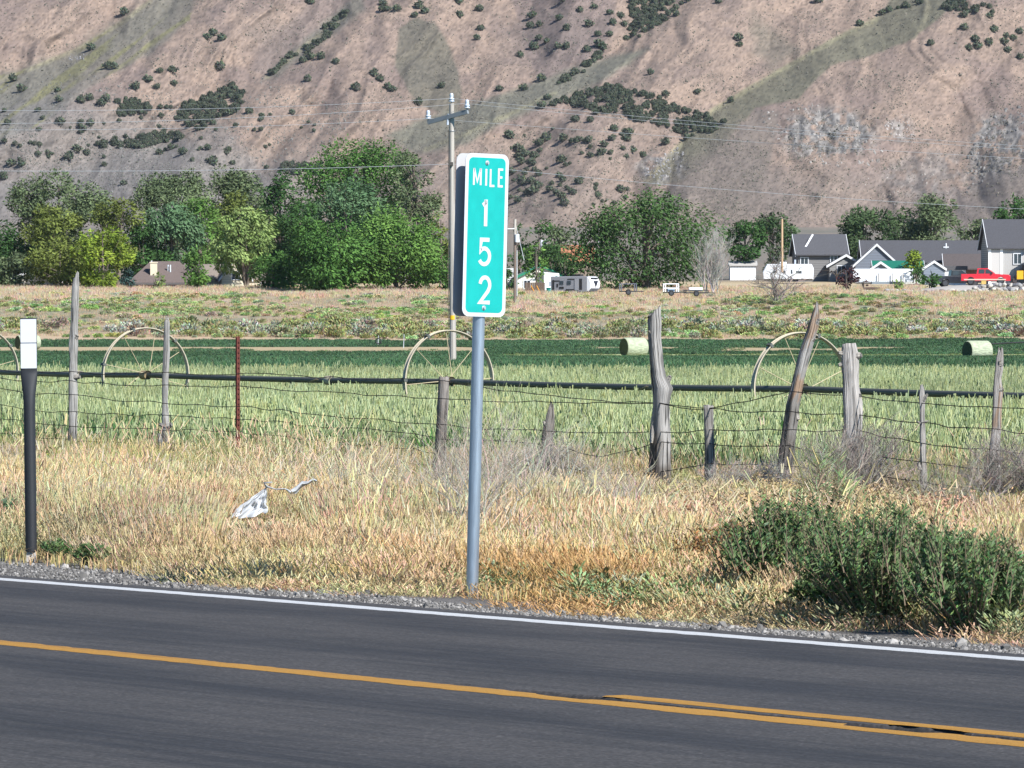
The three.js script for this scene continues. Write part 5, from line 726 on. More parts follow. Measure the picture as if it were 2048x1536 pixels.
[[-40, 470, 120, 'dark filler tree low at the left picture edge'], [62, 470, 120, 'dark tree filling the gap under the grey-green elm'], [165, 462, 120, 'dark tree filling the gap behind the lime tree'], [300, 470, 110, 'dark tree filling the gap above the spruce'], [430, 452, 130, 'dark tree filling the gap left of the pale willow'], [545, 450, 130, 'dark tree filling the gap right of the pale willow'], [735, 440, 150, 'dark tree filling the gap behind the two bushy green trees'], [858, 450, 110, 'dark tree filling the gap left of the power pole'], [1100, 490, 110, 'dark low tree filling the gap behind the white gabled house']].forEach(([x, top, w, lab]) => tree(lab, x, 590, top, w, 757, { cols: [[0.016, 0.035, 0.012], [0.035, 0.07, 0.022]], low: 0.02, blobs: 26, gap: 0.12 }));
tree('low green bush at the foot of the cottonwoods', 545, 598, 505, 100, 708, { cols: G.mid, low: 0.02 });
tree('narrow olive-brown tree seen behind the power pole', 882, 596, 405, 50, 725, { cols: G.olive, low: 0.1, gap: 0.3 });
tree('dark green bush under the sign panel, left of it', 895, 600, 500, 60, 700, { cols: G.mid, low: 0.02 });
tree('dark pointed conifer-like tree right of the mile sign', 1038, 580, 436, 60, 770, { cols: G.dark, low: 0.05, shape: 'cone', blobs: 24 });
tree('dark green tree group member behind the white gabled house', 1078, 580, 432, 74, 768, { cols: G.dark, low: 0.05, blobs: 28 });
tree('grey-green tree top right behind the white gabled house', 1120, 575, 442, 66, 785, { cols: G.grey, low: 0.1 });
tree('young bright sapling in front of the white gabled house', 1072, 592, 480, 52, 695, { cols: G.bright, low: 0.2, gap: 0.32, blobs: 20, name: 'sapling' });
tree('green bush at the right edge of the mile sign', 1014, 590, 535, 40, 700, { cols: G.dark, low: 0.02 });
tree('small dark tree in front of the rusty roof', 1130, 588, 505, 60, 715, { cols: G.dark, low: 0.1, gap: 0.3 });
tree('huge round dense tree in the middle right', 1290, 598, 372, 312, 705, { cols: [[0.026, 0.058, 0.018], [0.065, 0.115, 0.035]], blobs: 90, low: 0.02, droop: 0.35, dense: 0.9, trunk: 0.5, gap: 0.16, shape: 'dome' });
tree('left crown of a pair of dark trees behind the brown pole', 1490, 560, 424, 76, 790, { cols: G.dark, low: 0.1 });
tree('right crown of a pair of dark trees behind the brown pole', 1545, 560, 418, 92, 796, { cols: [[0.03, 0.055, 0.022], [0.06, 0.1, 0.04]], low: 0.1 });
tree('wide dark green tree above the long garage', 1732, 550, 414, 130, 800, { cols: [[0.03, 0.055, 0.022], [0.07, 0.105, 0.045]], low: 0.05, blobs: 34 });
tree('tallest tree above the long garage, rounded and grey-green', 1868, 550, 380, 120, 806, { cols: G.grey, low: 0.15, blobs: 34 });
tree('middle tree between the two crowns above the long garage', 1808, 550, 415, 90, 812, { cols: [[0.03, 0.055, 0.022], [0.07, 0.105, 0.045]], low: 0.1 });
tree('pale grey-green tree left of the tall right house', 1955, 550, 430, 90, 815, { cols: G.grey, low: 0.05, gap: 0.3 });
tree('dark tree behind the tall right house', 2030, 540, 388, 95, 810, { cols: G.dark, low: 0.1 });
tree('small bright yellow-green tree against the black garage roof', 1826, 556, 500, 44, 748, { cols: G.lime, low: 0.15, blobs: 16 });
tree('dark green rounded bush at the end of the white vinyl fence', 1832, 566, 534, 44, 738, { cols: G.dark, low: 0.02, name: 'shrub', cat: 'shrub', blobs: 14 });
tree('green shrub left of the black pickup truck', 1858, 576, 546, 36, 704, { cols: G.dark, low: 0.02, gap: 0.28, name: 'shrub', cat: 'shrub', blobs: 14 });
tree('small thin yellowish shrub on the golden grass', 1794, 578, 558, 24, 702, { cols: G.pale, low: 0.02, gap: 0.36, name: 'shrub', cat: 'shrub', blobs: 10, leaf: 0.35 });
tree('dark purple-leaved bush left of the white vinyl fence', 1692, 578, 534, 40, 702, { cols: [[0.03, 0.012, 0.016], [0.07, 0.03, 0.03]], low: 0.05, gap: 0.36, name: 'shrub', cat: 'shrub', blobs: 14 });
tree('small dark purple shrub right of the larger purple bush', 1727, 580, 558, 16, 700, { cols: [[0.03, 0.012, 0.016], [0.06, 0.03, 0.03]], low: 0.05, gap: 0.3, name: 'shrub', cat: 'shrub', blobs: 8, leaf: 0.35 });
tree('flat dark canopy bush beside the white trailer end', 1672, 562, 534, 76, 745, { cols: [[0.02, 0.014, 0.016], [0.05, 0.03, 0.03]], low: 0.5, gap: 0.32, name: 'shrub', cat: 'shrub', blobs: 16 });
function twiggy(name, label, cat, pos, H, o) {
  const r = rng(o.seed), t = thing(name, label, cat, pos), b = new MB(), tw = new MB();
  const grow = (p, dir, L, rad, lvl) => { const n = 5, pts = [p.clone()], q = p.clone(), dd = dir.clone(); for (let i = 1; i <= n; i++) { dd.add(V(rr(r, -1, 1), rr(r, -0.5, 0.9) * (o.up ?? 0.6), rr(r, -1, 1)).multiplyScalar(o.wob ?? 0.16)).normalize(); q.addScaledVector(dd, L / n); pts.push(q.clone()); }
    (lvl > 1 ? tw : b).tube(pts, pts.map((_, i) => rad * (1 - 0.6 * i / n)), lvl > 1 ? 3 : 6, [rr(r, 0.8, 1.15), 1, 1].map((v) => v * rr(r, 0.9, 1.1)), false);
    if (lvl < (o.levels ?? 3)) { const m = o.kids?.[lvl] ?? 5; for (let k = 0; k < m; k++) { const at = pts[1 + (r() * n | 0)] ?? pts[n], nd = dd.clone().multiplyScalar(o.fwd ?? 0.9).add(V(rr(r, -1, 1), rr(r, -0.2, 0.8) * (o.up ?? 0.6), rr(r, -1, 1)).normalize().multiplyScalar(o.spread ?? 0.8)).normalize(); grow(at, nd, L * rr(r, 0.45, 0.75), rad * 0.5, lvl + 1); } } };
  for (let k = 0; k < (o.stems ?? 1); k++) grow(V(rr(r, -0.5, 0.5) * (o.base ?? 0), -0.1, rr(r, -0.5, 0.5) * (o.base ?? 0)), V(rr(r, -1, 1) * (o.fan ?? 0.2), 1, rr(r, -1, 1) * (o.fan ?? 0.2)).normalize(), H * (o.first ?? 0.6), o.rad, 0);
  const m = std({ color: lin(...o.col), roughness: 0.95, vertexColors: true }); mesh('branches', b.geo(), m, t); mesh('twigs', tw.geo(), m, t); return t;
}
twiggy('bare_tree', 'bare silvery grey tree with upright branches right of the huge round tree', 'tree', [X_(1422, 690), Y_(592, 690), -690], 4.9, { seed: 5, stems: 7, base: 1.6, fan: 0.3, rad: 0.09, col: [0.36, 0.33, 0.3], kids: [7, 7, 5], first: 0.75, fwd: 1.3, up: 1.2, spread: 0.7, wob: 0.12 });
twiggy('dead_tree', 'dead grey spreading tree in front of the white travel trailer', 'dead tree', [X_(1552, 640), Y_(622, 640), -640], 7.4, { seed: 12, stems: 3, base: 0.3, fan: 0.35, rad: 0.12, col: [0.22, 0.18, 0.16], kids: [6, 6, 4], first: 0.6, fwd: 0.7, up: 0.45, spread: 1.0, wob: 0.2 });

// ---------------------------------------------------------------- sagebrush on the bank, dry grass beyond the field
{
  const kinds = [[[0.24, 0.25, 0.18], [0.36, 0.37, 0.28]], [[0.2, 0.22, 0.09], [0.32, 0.33, 0.15]], [[0.23, 0.25, 0.1], [0.35, 0.35, 0.15]], [[0.16, 0.18, 0.09], [0.27, 0.275, 0.155]], [[0.26, 0.2, 0.16], [0.34, 0.28, 0.21]], [[0.3, 0.31, 0.26], [0.44, 0.45, 0.38]]];
  const names = ['grey-green', 'olive', 'yellow-green', 'dark green', 'brown', 'silvery'], r = rng(303), protos = [];
  kinds.forEach((cols, k) => { for (let v = 0; v < 2; v++) { const b = new MB(); for (let i = 0; i < 520; i++) { const a = r() * 6.283, u = Math.pow(r(), 0.7), q = Math.sqrt(1 - u * u * 0.9), lump = 0.75 + 0.45 * vn(a * 1.3 + k * 7 + v * 3, u * 3), rad = rr(r, 0.45, 1) * lump, p = [Math.cos(a) * q * rad * 0.8, u * rad * 0.75 + 0.04, Math.sin(a) * q * rad * 0.7], c = mixc(cols[0], cols[1], r()).map((x) => x * rr(r, 0.7, 1.2)); leafCard(b, p, Math.cos(a) * 0.6 + rr(r, -0.5, 0.5), 0.9 + rr(r, -0.4, 0.4), Math.sin(a) * 0.6 + rr(r, -0.5, 0.5), rr(r, -1, 1), rr(r, -0.3, 0.6), rr(r, -1, 1), rr(r, 0.16, 0.3), rr(r, 0.06, 0.12), c); }
    const st = new MB(); for (let i = 0; i < 9; i++) { const a = r() * 6.283; st.tube([V(0, -0.1, 0), V(Math.cos(a) * 0.2, 0.22, Math.sin(a) * 0.2), V(Math.cos(a) * 0.45, 0.5 * rr(r, 0.7, 1), Math.sin(a) * 0.4)], [0.03, 0.02, 0.008], 4, [1, 1, 1], false); }
    protos.push({ k, fol: b.geo(), stem: st.geo() }); } });
  const stemM = std({ color: lin(0.14, 0.11, 0.09) }), first = {};
  let n = 0; const put = (px, d, k, size) => { const pr = protos[k * 2 + (r() < 0.5 ? 0 : 1)], key = protos.indexOf(pr); let t; const pos = onGround(px, d, -0.05), where = px < 900 ? 'left of the power pole' : px < 1450 ? 'right of the mile sign' : 'below the stone wall', zone = d < 575 ? 'at the foot of the bank' : d < 625 ? 'half way up the bank' : 'high on the bank';
    if (first[key]) { t = first[key].clone(); t.name = numbered('sagebrush'); scene.add(t); t.position.set(...pos); } else { t = thing('sagebrush', '', null, pos); mesh('foliage', pr.fol, leafMat, t); mesh('stems', pr.stem, stemM, t); first[key] = t; }
    t.rotation.y = r() * 6.28; t.scale.set(size * rr(r, 0.9, 1.3), size * rr(r, 0.75, 1), size); tag(t, `${names[k]} sagebrush ${zone}, ${where}`, 'shrub', `${names[k]} sagebrush ${zone}, ${where}`); n++; };
  for (let d = 556; d < 668; d += 6.5) for (let px = -120 + rr(r, 0, 40); px < 2180; px += rr(r, 22, 58) * (620 / d)) { const D = d + rr(r, -3, 3), X = X_(px, D), bare = fbm(X * 0.07 + 8, D * 0.05, 3), gold = goldness(X, D); if (D < 564 && bare < 0.5) continue; if (bare < 0.33 || (gold > 0.5 && r() < 0.85)) continue; if (n >= 296) break; const k = fbm(X * 0.11 + 60, D * 0.06, 2) > 0.55 ? [0, 5, 3, 1][r() * 4 | 0] : [1, 2, 2, 3, 4, 0][r() * 6 | 0]; put(px, D, k, rr(r, 0.75, 1.55)); }
  // low growth between the bushes, one mass
  const im = new THREE.InstancedMesh(protos[2].fol, leafMat, 3800), M = new THREE.Matrix4(), c = new THREE.Color(), Q = new THREE.Quaternion(), e = new THREE.Euler(); let m = 0;
  for (let i = 0; i < 14000 && m < 3800; i++) { const px = rr(r, -250, 2300), d = rr(r, 553, 690), X = X_(px, d); const bare = fbm(X * 0.07 + 8, d * 0.05, 3), gold = goldness(X, d); if ((bare < 0.38 || gold > 0.5) && r() < 0.85) continue; if (d < 564 && r() < 0.7) continue; const k = rr(r, 0.35, 0.85); M.compose(V(X, ground(X, d) - 0.03, -d), Q.setFromEuler(e.set(0, r() * 6.28, 0)), V(k * 1.3, k * 0.75, k)); im.setMatrixAt(m, M); const g = fbm(X * 0.1, d * 0.1, 2); im.setColorAt(m, c.setRGB(...mixc([1.05, 1.2, 1.15], mixc([1.45, 1.45, 1.5], [1.6, 1.6, 2.2], r()), sstep(0.35, 0.65, g)).map((v) => v * rr(r, 0.75, 1.2)))); m++; }
  im.count = m; im.name = 'low_scrub'; tag(im, 'low scrub covering the bank between the sagebrush', 'scrub', null, 'stuff'); im.castShadow = im.receiveShadow = true; scene.add(im);
}
// clumps of blades: n blades, height h, spread, width, colours from root to tip
function clump(seed, n, h, spread, w, bend, cols, heads) {
  const r = rng(seed), b = new MB();
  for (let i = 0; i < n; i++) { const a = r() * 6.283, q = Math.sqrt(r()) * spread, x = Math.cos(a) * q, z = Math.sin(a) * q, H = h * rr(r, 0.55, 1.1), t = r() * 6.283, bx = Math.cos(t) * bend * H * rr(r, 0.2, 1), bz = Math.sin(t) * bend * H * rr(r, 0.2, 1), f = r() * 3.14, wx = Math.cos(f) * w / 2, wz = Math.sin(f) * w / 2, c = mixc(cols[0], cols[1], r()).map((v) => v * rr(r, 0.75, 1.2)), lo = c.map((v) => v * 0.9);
    const k = [b.v(x - wx, -0.03, z - wz, lo), b.v(x + wx, -0.03, z + wz, lo), b.v(x - wx * 0.8 + bx * 0.3, H * 0.55, z - wz * 0.8 + bz * 0.3, c), b.v(x + wx * 0.8 + bx * 0.3, H * 0.55, z + wz * 0.8 + bz * 0.3, c), b.v(x + bx, H * (1 - bend * 0.25), z + bz, c)]; b.tri(k[0], k[1], k[3]); b.tri(k[0], k[3], k[2]); b.tri(k[2], k[3], k[4]);
    if (heads && r() < heads.p) { const hc = mixc(heads.cols[0], heads.cols[1], r()), y = H * (1 - bend * 0.25), L = heads.len, e = heads.w; for (const s of [0, 1]) { const ux = s ? e / 2 : 0, uz = s ? 0 : e / 2; const m = [b.v(x + bx - ux, y - L * 0.35, z + bz - uz, hc), b.v(x + bx + ux, y - L * 0.35, z + bz + uz, hc), b.v(x + bx * 1.25 + ux * 0.7, y + L * 0.65, z + bz * 1.25 + uz * 0.7, hc), b.v(x + bx * 1.25 - ux * 0.7, y + L * 0.65, z + bz * 1.25 - uz * 0.7, hc)]; b.quad(...m); } } }
  return b.geo();
}
// scatter copies of some geometries over a list of places [X, Y, d, scale, tall, colour]
const bladeMat = new THREE.MeshPhysicalMaterial({ vertexColors: true, roughness: 0.8, side: THREE.DoubleSide, transmission: 0.12, thickness: 0, specularIntensity: 0.3 });
function scatter(name, label, cat, geos, places, seed, mat = bladeMat) {
  const r = rng(seed), M = new THREE.Matrix4(), Q = new THREE.Quaternion(), e = new THREE.Euler(), c = new THREE.Color();
  geos.forEach((g, k) => { const mine = places.filter((_, i) => i % geos.length === k); if (!mine.length) return; const im = new THREE.InstancedMesh(g, mat, mine.length); mine.forEach(([X, Y, d, s, tall, col], i) => { M.compose(V(X, Y, -d), Q.setFromEuler(e.set(rr(r, -0.08, 0.08), r() * 6.283, rr(r, -0.08, 0.08))), V(s, s * tall, s)); im.setMatrixAt(i, M); im.setColorAt(i, c.setRGB(...col)); }); im.name = numbered(name); im.castShadow = im.receiveShadow = true; tag(im, Array.isArray(label) ? label[k] : label, cat, Array.isArray(label) ? null : label, 'stuff'); scene.add(im); });
}
// places in view: depth range, columns with a margin, n per square metre falling to n1
function spots(seed, d0, d1, per, fn, margin = 260) {
  const r = rng(seed), out = []; const dd = d0 < 100 ? 0.6 : 4;
  for (let d = d0; d < d1; d += dd) { const w = (2048 + 2 * margin) * d / F, n0 = per(d) * w * dd, n = Math.floor(n0) + (r() < n0 % 1 ? 1 : 0); for (let i = 0; i < n; i++) { const D = d + r() * dd, px = rr(r, -margin, 2048 + margin), X = X_(px, D), p = fn(X, D, px, r); if (p) out.push(p); } }
  return out;
}
const cropEdge = (X, px) => lerp(92, 57, sstep(350, 1200, px)) + (fbm(X * 0.4, 3, 3) - 0.5) * lerp(26, 9, sstep(350, 1200, px));
{ // crop behind the fence
  const cols = [[0.042, 0.078, 0.028], [0.165, 0.215, 0.1]], heads = { p: 0.55, len: 0.11, w: 0.02, cols: [[0.27, 0.31, 0.13], [0.46, 0.47, 0.26]] };
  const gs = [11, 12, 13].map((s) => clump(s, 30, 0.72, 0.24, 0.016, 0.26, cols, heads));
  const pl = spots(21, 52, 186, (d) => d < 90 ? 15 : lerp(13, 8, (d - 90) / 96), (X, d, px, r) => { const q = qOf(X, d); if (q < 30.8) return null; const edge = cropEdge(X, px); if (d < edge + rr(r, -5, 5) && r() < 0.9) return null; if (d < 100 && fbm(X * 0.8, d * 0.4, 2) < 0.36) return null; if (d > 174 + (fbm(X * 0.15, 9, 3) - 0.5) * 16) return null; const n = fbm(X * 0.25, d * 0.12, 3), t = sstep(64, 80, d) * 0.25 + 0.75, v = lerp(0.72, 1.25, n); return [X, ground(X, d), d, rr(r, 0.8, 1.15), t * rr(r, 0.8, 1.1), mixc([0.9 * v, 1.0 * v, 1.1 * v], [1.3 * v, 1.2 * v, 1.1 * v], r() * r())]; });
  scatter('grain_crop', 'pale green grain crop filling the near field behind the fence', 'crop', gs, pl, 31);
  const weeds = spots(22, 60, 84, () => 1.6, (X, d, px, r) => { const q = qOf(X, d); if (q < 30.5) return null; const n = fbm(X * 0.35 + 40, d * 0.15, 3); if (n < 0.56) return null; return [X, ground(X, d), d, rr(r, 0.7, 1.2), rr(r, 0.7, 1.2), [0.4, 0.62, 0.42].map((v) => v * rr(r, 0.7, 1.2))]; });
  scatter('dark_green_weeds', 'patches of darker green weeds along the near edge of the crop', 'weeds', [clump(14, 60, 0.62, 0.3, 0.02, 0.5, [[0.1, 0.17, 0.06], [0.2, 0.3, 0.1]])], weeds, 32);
}
{ // alfalfa
  const b = [15, 16].map((s) => clump(s, 40, 0.42, 0.5, 0.05, 0.5, [[0.035, 0.08, 0.038], [0.07, 0.125, 0.06]]));
  const pl = spots(23, 166, 552, (d) => d < 300 ? 2.6 : 1.5, (X, d, px, r) => { const g = groundColor(X, d); if (g[1] < g[0] * 1.1) return r() < 0.12 && g[0] < 0.4 ? [X, ground(X, d), d, 0.7, 0.6, [2.4, 1.6, 1.4]] : null; const v = rr(r, 0.75, 1.25) * lerp(0.7, 1.5, fbm(X * 0.12, d * 0.03, 3)), st = g[0] > 0.15; if (st && r() < 0.8) return null; return [X, ground(X, d), d, rr(r, 0.8, 1.3), (st ? 0.3 : rr(r, 0.7, 1.1)) * lerp(1, 0.5, sstep(260, 330, d)) * (d > 395 && d < 445 ? 0.5 : 1), st ? [3.2, 2.2, 1.9] : [v, v, v]]; });
  scatter('alfalfa', 'dark green alfalfa in the far part of the field', 'crop', b, pl, 33);
}
{ // golden dry grass by the houses and on the bank
  const b = [17, 18].map((s) => clump(s, 36, 0.5, 0.5, 0.03, 0.5, [[0.4, 0.325, 0.2], [0.56, 0.47, 0.32]]));
  const pl = spots(24, 556, 722, () => 1.0, (X, d, px, r) => { const g = groundColor(X, d); if (goldness(X, d) < 0.5 || d > 745) return r() < 0.55 ? [X, ground(X, d), d, 0.8, rr(r, 0.6, 1), [0.85, 0.85, 0.84]] : null; if (px > 1850 && d > 694) return null; return [X, ground(X, d), d, rr(r, 0.8, 1.3), rr(r, 0.7, 1.2), [1, 1, 1].map((v) => v * rr(r, 0.8, 1.15))]; });
  scatter('golden_grass', 'golden dry grass on the bank and around the yards beyond the field', 'grass', b, pl, 34);
}
// how tall a plant of height h may stand before it covers the foot of the fence
function lowFence(px, d, q, r, h) { if (q > 30.2) return 1; const row = 936 + (px - 140) * 0.04 - (px > 780 ? rr(r, -6, 34) : rr(r, 0, 80)); return clamp((EYE - (row - HY) * d / F) / h, 0.18, 1); }
{ // dry grass between the road and the fence
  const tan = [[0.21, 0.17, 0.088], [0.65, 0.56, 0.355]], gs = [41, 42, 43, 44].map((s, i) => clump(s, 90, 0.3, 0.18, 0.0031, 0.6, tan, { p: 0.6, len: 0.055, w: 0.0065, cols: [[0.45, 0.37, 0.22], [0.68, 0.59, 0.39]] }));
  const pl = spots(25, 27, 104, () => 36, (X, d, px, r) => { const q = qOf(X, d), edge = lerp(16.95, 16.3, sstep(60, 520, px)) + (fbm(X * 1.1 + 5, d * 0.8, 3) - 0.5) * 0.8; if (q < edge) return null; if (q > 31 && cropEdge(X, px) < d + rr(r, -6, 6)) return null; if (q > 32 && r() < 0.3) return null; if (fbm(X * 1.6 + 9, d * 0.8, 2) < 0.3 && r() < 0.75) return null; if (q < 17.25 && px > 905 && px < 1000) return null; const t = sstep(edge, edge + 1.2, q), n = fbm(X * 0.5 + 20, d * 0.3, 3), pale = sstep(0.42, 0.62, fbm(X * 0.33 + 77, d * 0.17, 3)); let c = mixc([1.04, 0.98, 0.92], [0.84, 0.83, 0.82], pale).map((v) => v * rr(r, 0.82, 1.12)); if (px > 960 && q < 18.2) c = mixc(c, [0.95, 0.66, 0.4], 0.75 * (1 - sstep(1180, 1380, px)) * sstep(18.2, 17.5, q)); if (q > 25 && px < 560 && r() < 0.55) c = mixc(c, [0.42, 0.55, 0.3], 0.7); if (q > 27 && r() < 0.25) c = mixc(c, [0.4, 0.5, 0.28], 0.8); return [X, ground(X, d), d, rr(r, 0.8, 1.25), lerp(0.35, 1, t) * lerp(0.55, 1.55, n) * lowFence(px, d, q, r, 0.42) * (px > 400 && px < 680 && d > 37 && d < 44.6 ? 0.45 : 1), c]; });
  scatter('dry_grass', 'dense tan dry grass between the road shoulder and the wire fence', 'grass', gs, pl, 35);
  // taller single stalks
  const tall = [51, 52].map((s) => clump(s, 9, 0.75, 0.2, 0.0042, 0.7, [[0.36, 0.3, 0.23], [0.62, 0.54, 0.44]]));
  const p2 = spots(26, 31, 72, () => 4.4, (X, d, px, r) => { const q = qOf(X, d); if (q < 19 || q > 33) return null; const mid = Math.exp(-(((px - 1050) / 330) ** 2)); if (r() > 0.16 + 0.5 * mid + (q > 25 && px < 800 ? 0.3 : 0) || (px > 430 && px < 650 && d < 45)) return null; return [X, ground(X, d), d, rr(r, 0.8, 1.3), rr(r, 0.6, 1.0) * (0.75 + 0.35 * mid) * (px > 1150 ? lowFence(px, d, q, r, 0.5) : 1), [0.95, 0.95, 0.95].map((v) => v * rr(r, 0.75, 1.1))]; });
  scatter('dry_stalks', 'tall pale bleached stalks rising from the dry grass', 'dry stalks', tall, p2, 36);
  const wisp = [56, 57].map((s) => clump(s, 11, 0.62, 0.12, 0.0034, 0.5, [[0.4, 0.32, 0.18], [0.7, 0.6, 0.4]], { p: 0.8, len: 0.07, w: 0.008, cols: [[0.5, 0.41, 0.25], [0.72, 0.62, 0.42]] }));
  const p2b = spots(46, 31, 72, () => 7, (X, d, px, r) => { const q = qOf(X, d); if (q < 17.6 || q > 32 || (px > 420 && px < 660 && d < 45)) return null; if (fbm(X * 0.9 + 3, d * 0.45, 2) < 0.46) return null; const lf = px > 780 ? lowFence(px, d, q, r, 0.6) : 1; return [X, ground(X, d), d, rr(r, 0.7, 1.3), rr(r, 0.5, 1.1) * lf, [1, 1, 1].map((v) => v * rr(r, 0.8, 1.1))]; });
  scatter('straw_tufts', 'loose taller tufts of golden straw standing out of the dry grass', 'grass', wisp, p2b, 47);
  // green blades at the left and among the dry grass
  const gr = [53].map((s) => clump(s, 26, 0.55, 0.14, 0.006, 0.4, [[0.13, 0.18, 0.06], [0.25, 0.29, 0.12]]));
  const p3 = spots(27, 31, 80, () => 11, (X, d, px, r) => { const q = qOf(X, d); if (q < 18.2 || q > 34) return null; const n = fbm(X * 0.5 + 12, d * 0.25, 3); const k = (px < 480 && q > 23 ? 0.4 * sstep(23, 26, q) + 0.3 * sstep(200, 40, px) : 0.02) + (q > 27.5 ? 0.3 : 0) + sstep(0.6, 0.7, n) * 0.45; if (r() > k) return null; const lf = px > 850 ? lowFence(px, d, q, r, 0.5) : 1; return [X, ground(X, d), d, rr(r, 0.7, 1.2) * lerp(lf, 1, 0.4), rr(r, 0.6, 1.1) * lf, [1, 1, 0.9].map((v) => v * rr(r, 0.7, 1.15))]; });
  scatter('green_grass', 'green grass tufts mixed into the dry grass by the fence', 'grass', gr, p3, 37);
  // tan puffy dead weeds on the right
  const puff = [61, 62].map((seed) => { const r = rng(seed), b = new MB(); for (let i = 0; i < 420; i++) { const a = r() * 6.283, u = Math.pow(r(), 0.6), q = Math.sqrt(Math.max(0, 1 - u * u)), rad = rr(r, 0.55, 1) * 0.24 * (0.8 + 0.4 * vn(a * 2, u * 4)), p = [Math.cos(a) * q * rad, u * rad * 1.1 + 0.03, Math.sin(a) * q * rad], c = mixc([0.3, 0.205, 0.11], [0.54, 0.41, 0.26], r()); leafCard(b, p, rr(r, -1, 1), rr(r, -0.3, 1), rr(r, -1, 1), rr(r, -1, 1), rr(r, -1, 1), rr(r, -1, 1), rr(r, 0.014, 0.03), rr(r, 0.006, 0.011), c); } for (let i = 0; i < 14; i++) { const a = r() * 6.283; b.tube([V(0, 0, 0), V(Math.cos(a) * 0.09, 0.12, Math.sin(a) * 0.09), V(Math.cos(a) * 0.2, 0.2, Math.sin(a) * 0.2)], [0.004, 0.003, 0.0015], 3, [0.4, 0.28, 0.17], false); } return b.geo(); });
  const p4 = spots(28, 30, 64, () => 11, (X, d, px, r) => { const q = qOf(X, d); if (px < 1180 || q < 17.6 || q > 29) return null; const e = sstep(1180, 1480, px); if (r() > e || fbm(X * 0.9, d * 0.5, 3) < 0.36) return null; const lf = lowFence(px, d, q, r, 0.26); if (lf < 0.3) return null; return [X, ground(X, d), d, rr(r, 0.7, 1.4) * lerp(lf, 1, 0.3), rr(r, 0.7, 1.1) * lf, [1, 0.95, 0.9].map((v) => v * rr(r, 0.78, 1.12))]; });
  scatter('dead_weeds', 'puffy tan dead weeds in front of the right half of the fence', 'weeds', puff, p4, 38);
  // small leafy weeds on the shoulder
  const wd = [63, 64].map((seed) => { const r = rng(seed), b = new MB(); for (let i = 0; i < 60; i++) { const a = r() * 6.283, q = rr(r, 0.01, 0.09); leafCard(b, [Math.cos(a) * q, rr(r, 0.0, 0.1), Math.sin(a) * q], Math.cos(a), rr(r, 0.1, 1), Math.sin(a), rr(r, -0.4, 0.4), 1, rr(r, -0.4, 0.4), rr(r, 0.02, 0.048), rr(r, 0.007, 0.014), mixc([0.15, 0.195, 0.1], [0.31, 0.345, 0.21], r())); } return b.geo(); });
  const p5 = spots(29, 24, 44, () => 80, (X, d, px, r) => { const q = qOf(X, d); if (q < 16.2 || q > 17.9 || px < 640) return null; const k = sstep(780, 1250, px) * sstep(16.2, 16.9, q); if (r() > k * 0.9 * sstep(0.34, 0.52, fbm(X * 2, d * 1.2, 2))) return null; return [X, 0.01, d, rr(r, 0.6, 1.4), rr(r, 0.7, 1.3), mixc([1, 1, 1], [1.25, 1.2, 0.7], r() * r()).map((v) => v * rr(r, 0.75, 1.15))]; });
  scatter('shoulder_weeds', 'small pale green weeds along the gravel shoulder on the right', 'weeds', wd, p5, 39);
  // litter of broken straw on the shoulder edge
  const st = clump(65, 14, 0.09, 0.08, 0.005, 0.95, tan); const p6 = spots(30, 24, 48, () => 34, (X, d, px, r) => { const q = qOf(X, d); if (q < 16.3 || q > 17.3) return null; if (r() > sstep(16.3, 17.1, q)) return null; return [X, 0.015, d, rr(r, 0.8, 1.3), rr(r, 0.6, 1.2), [1, 0.92, 0.8]]; });
  scatter('straw', 'short broken straw at the border of gravel and dry grass', 'straw', [st], p6, 40);
}
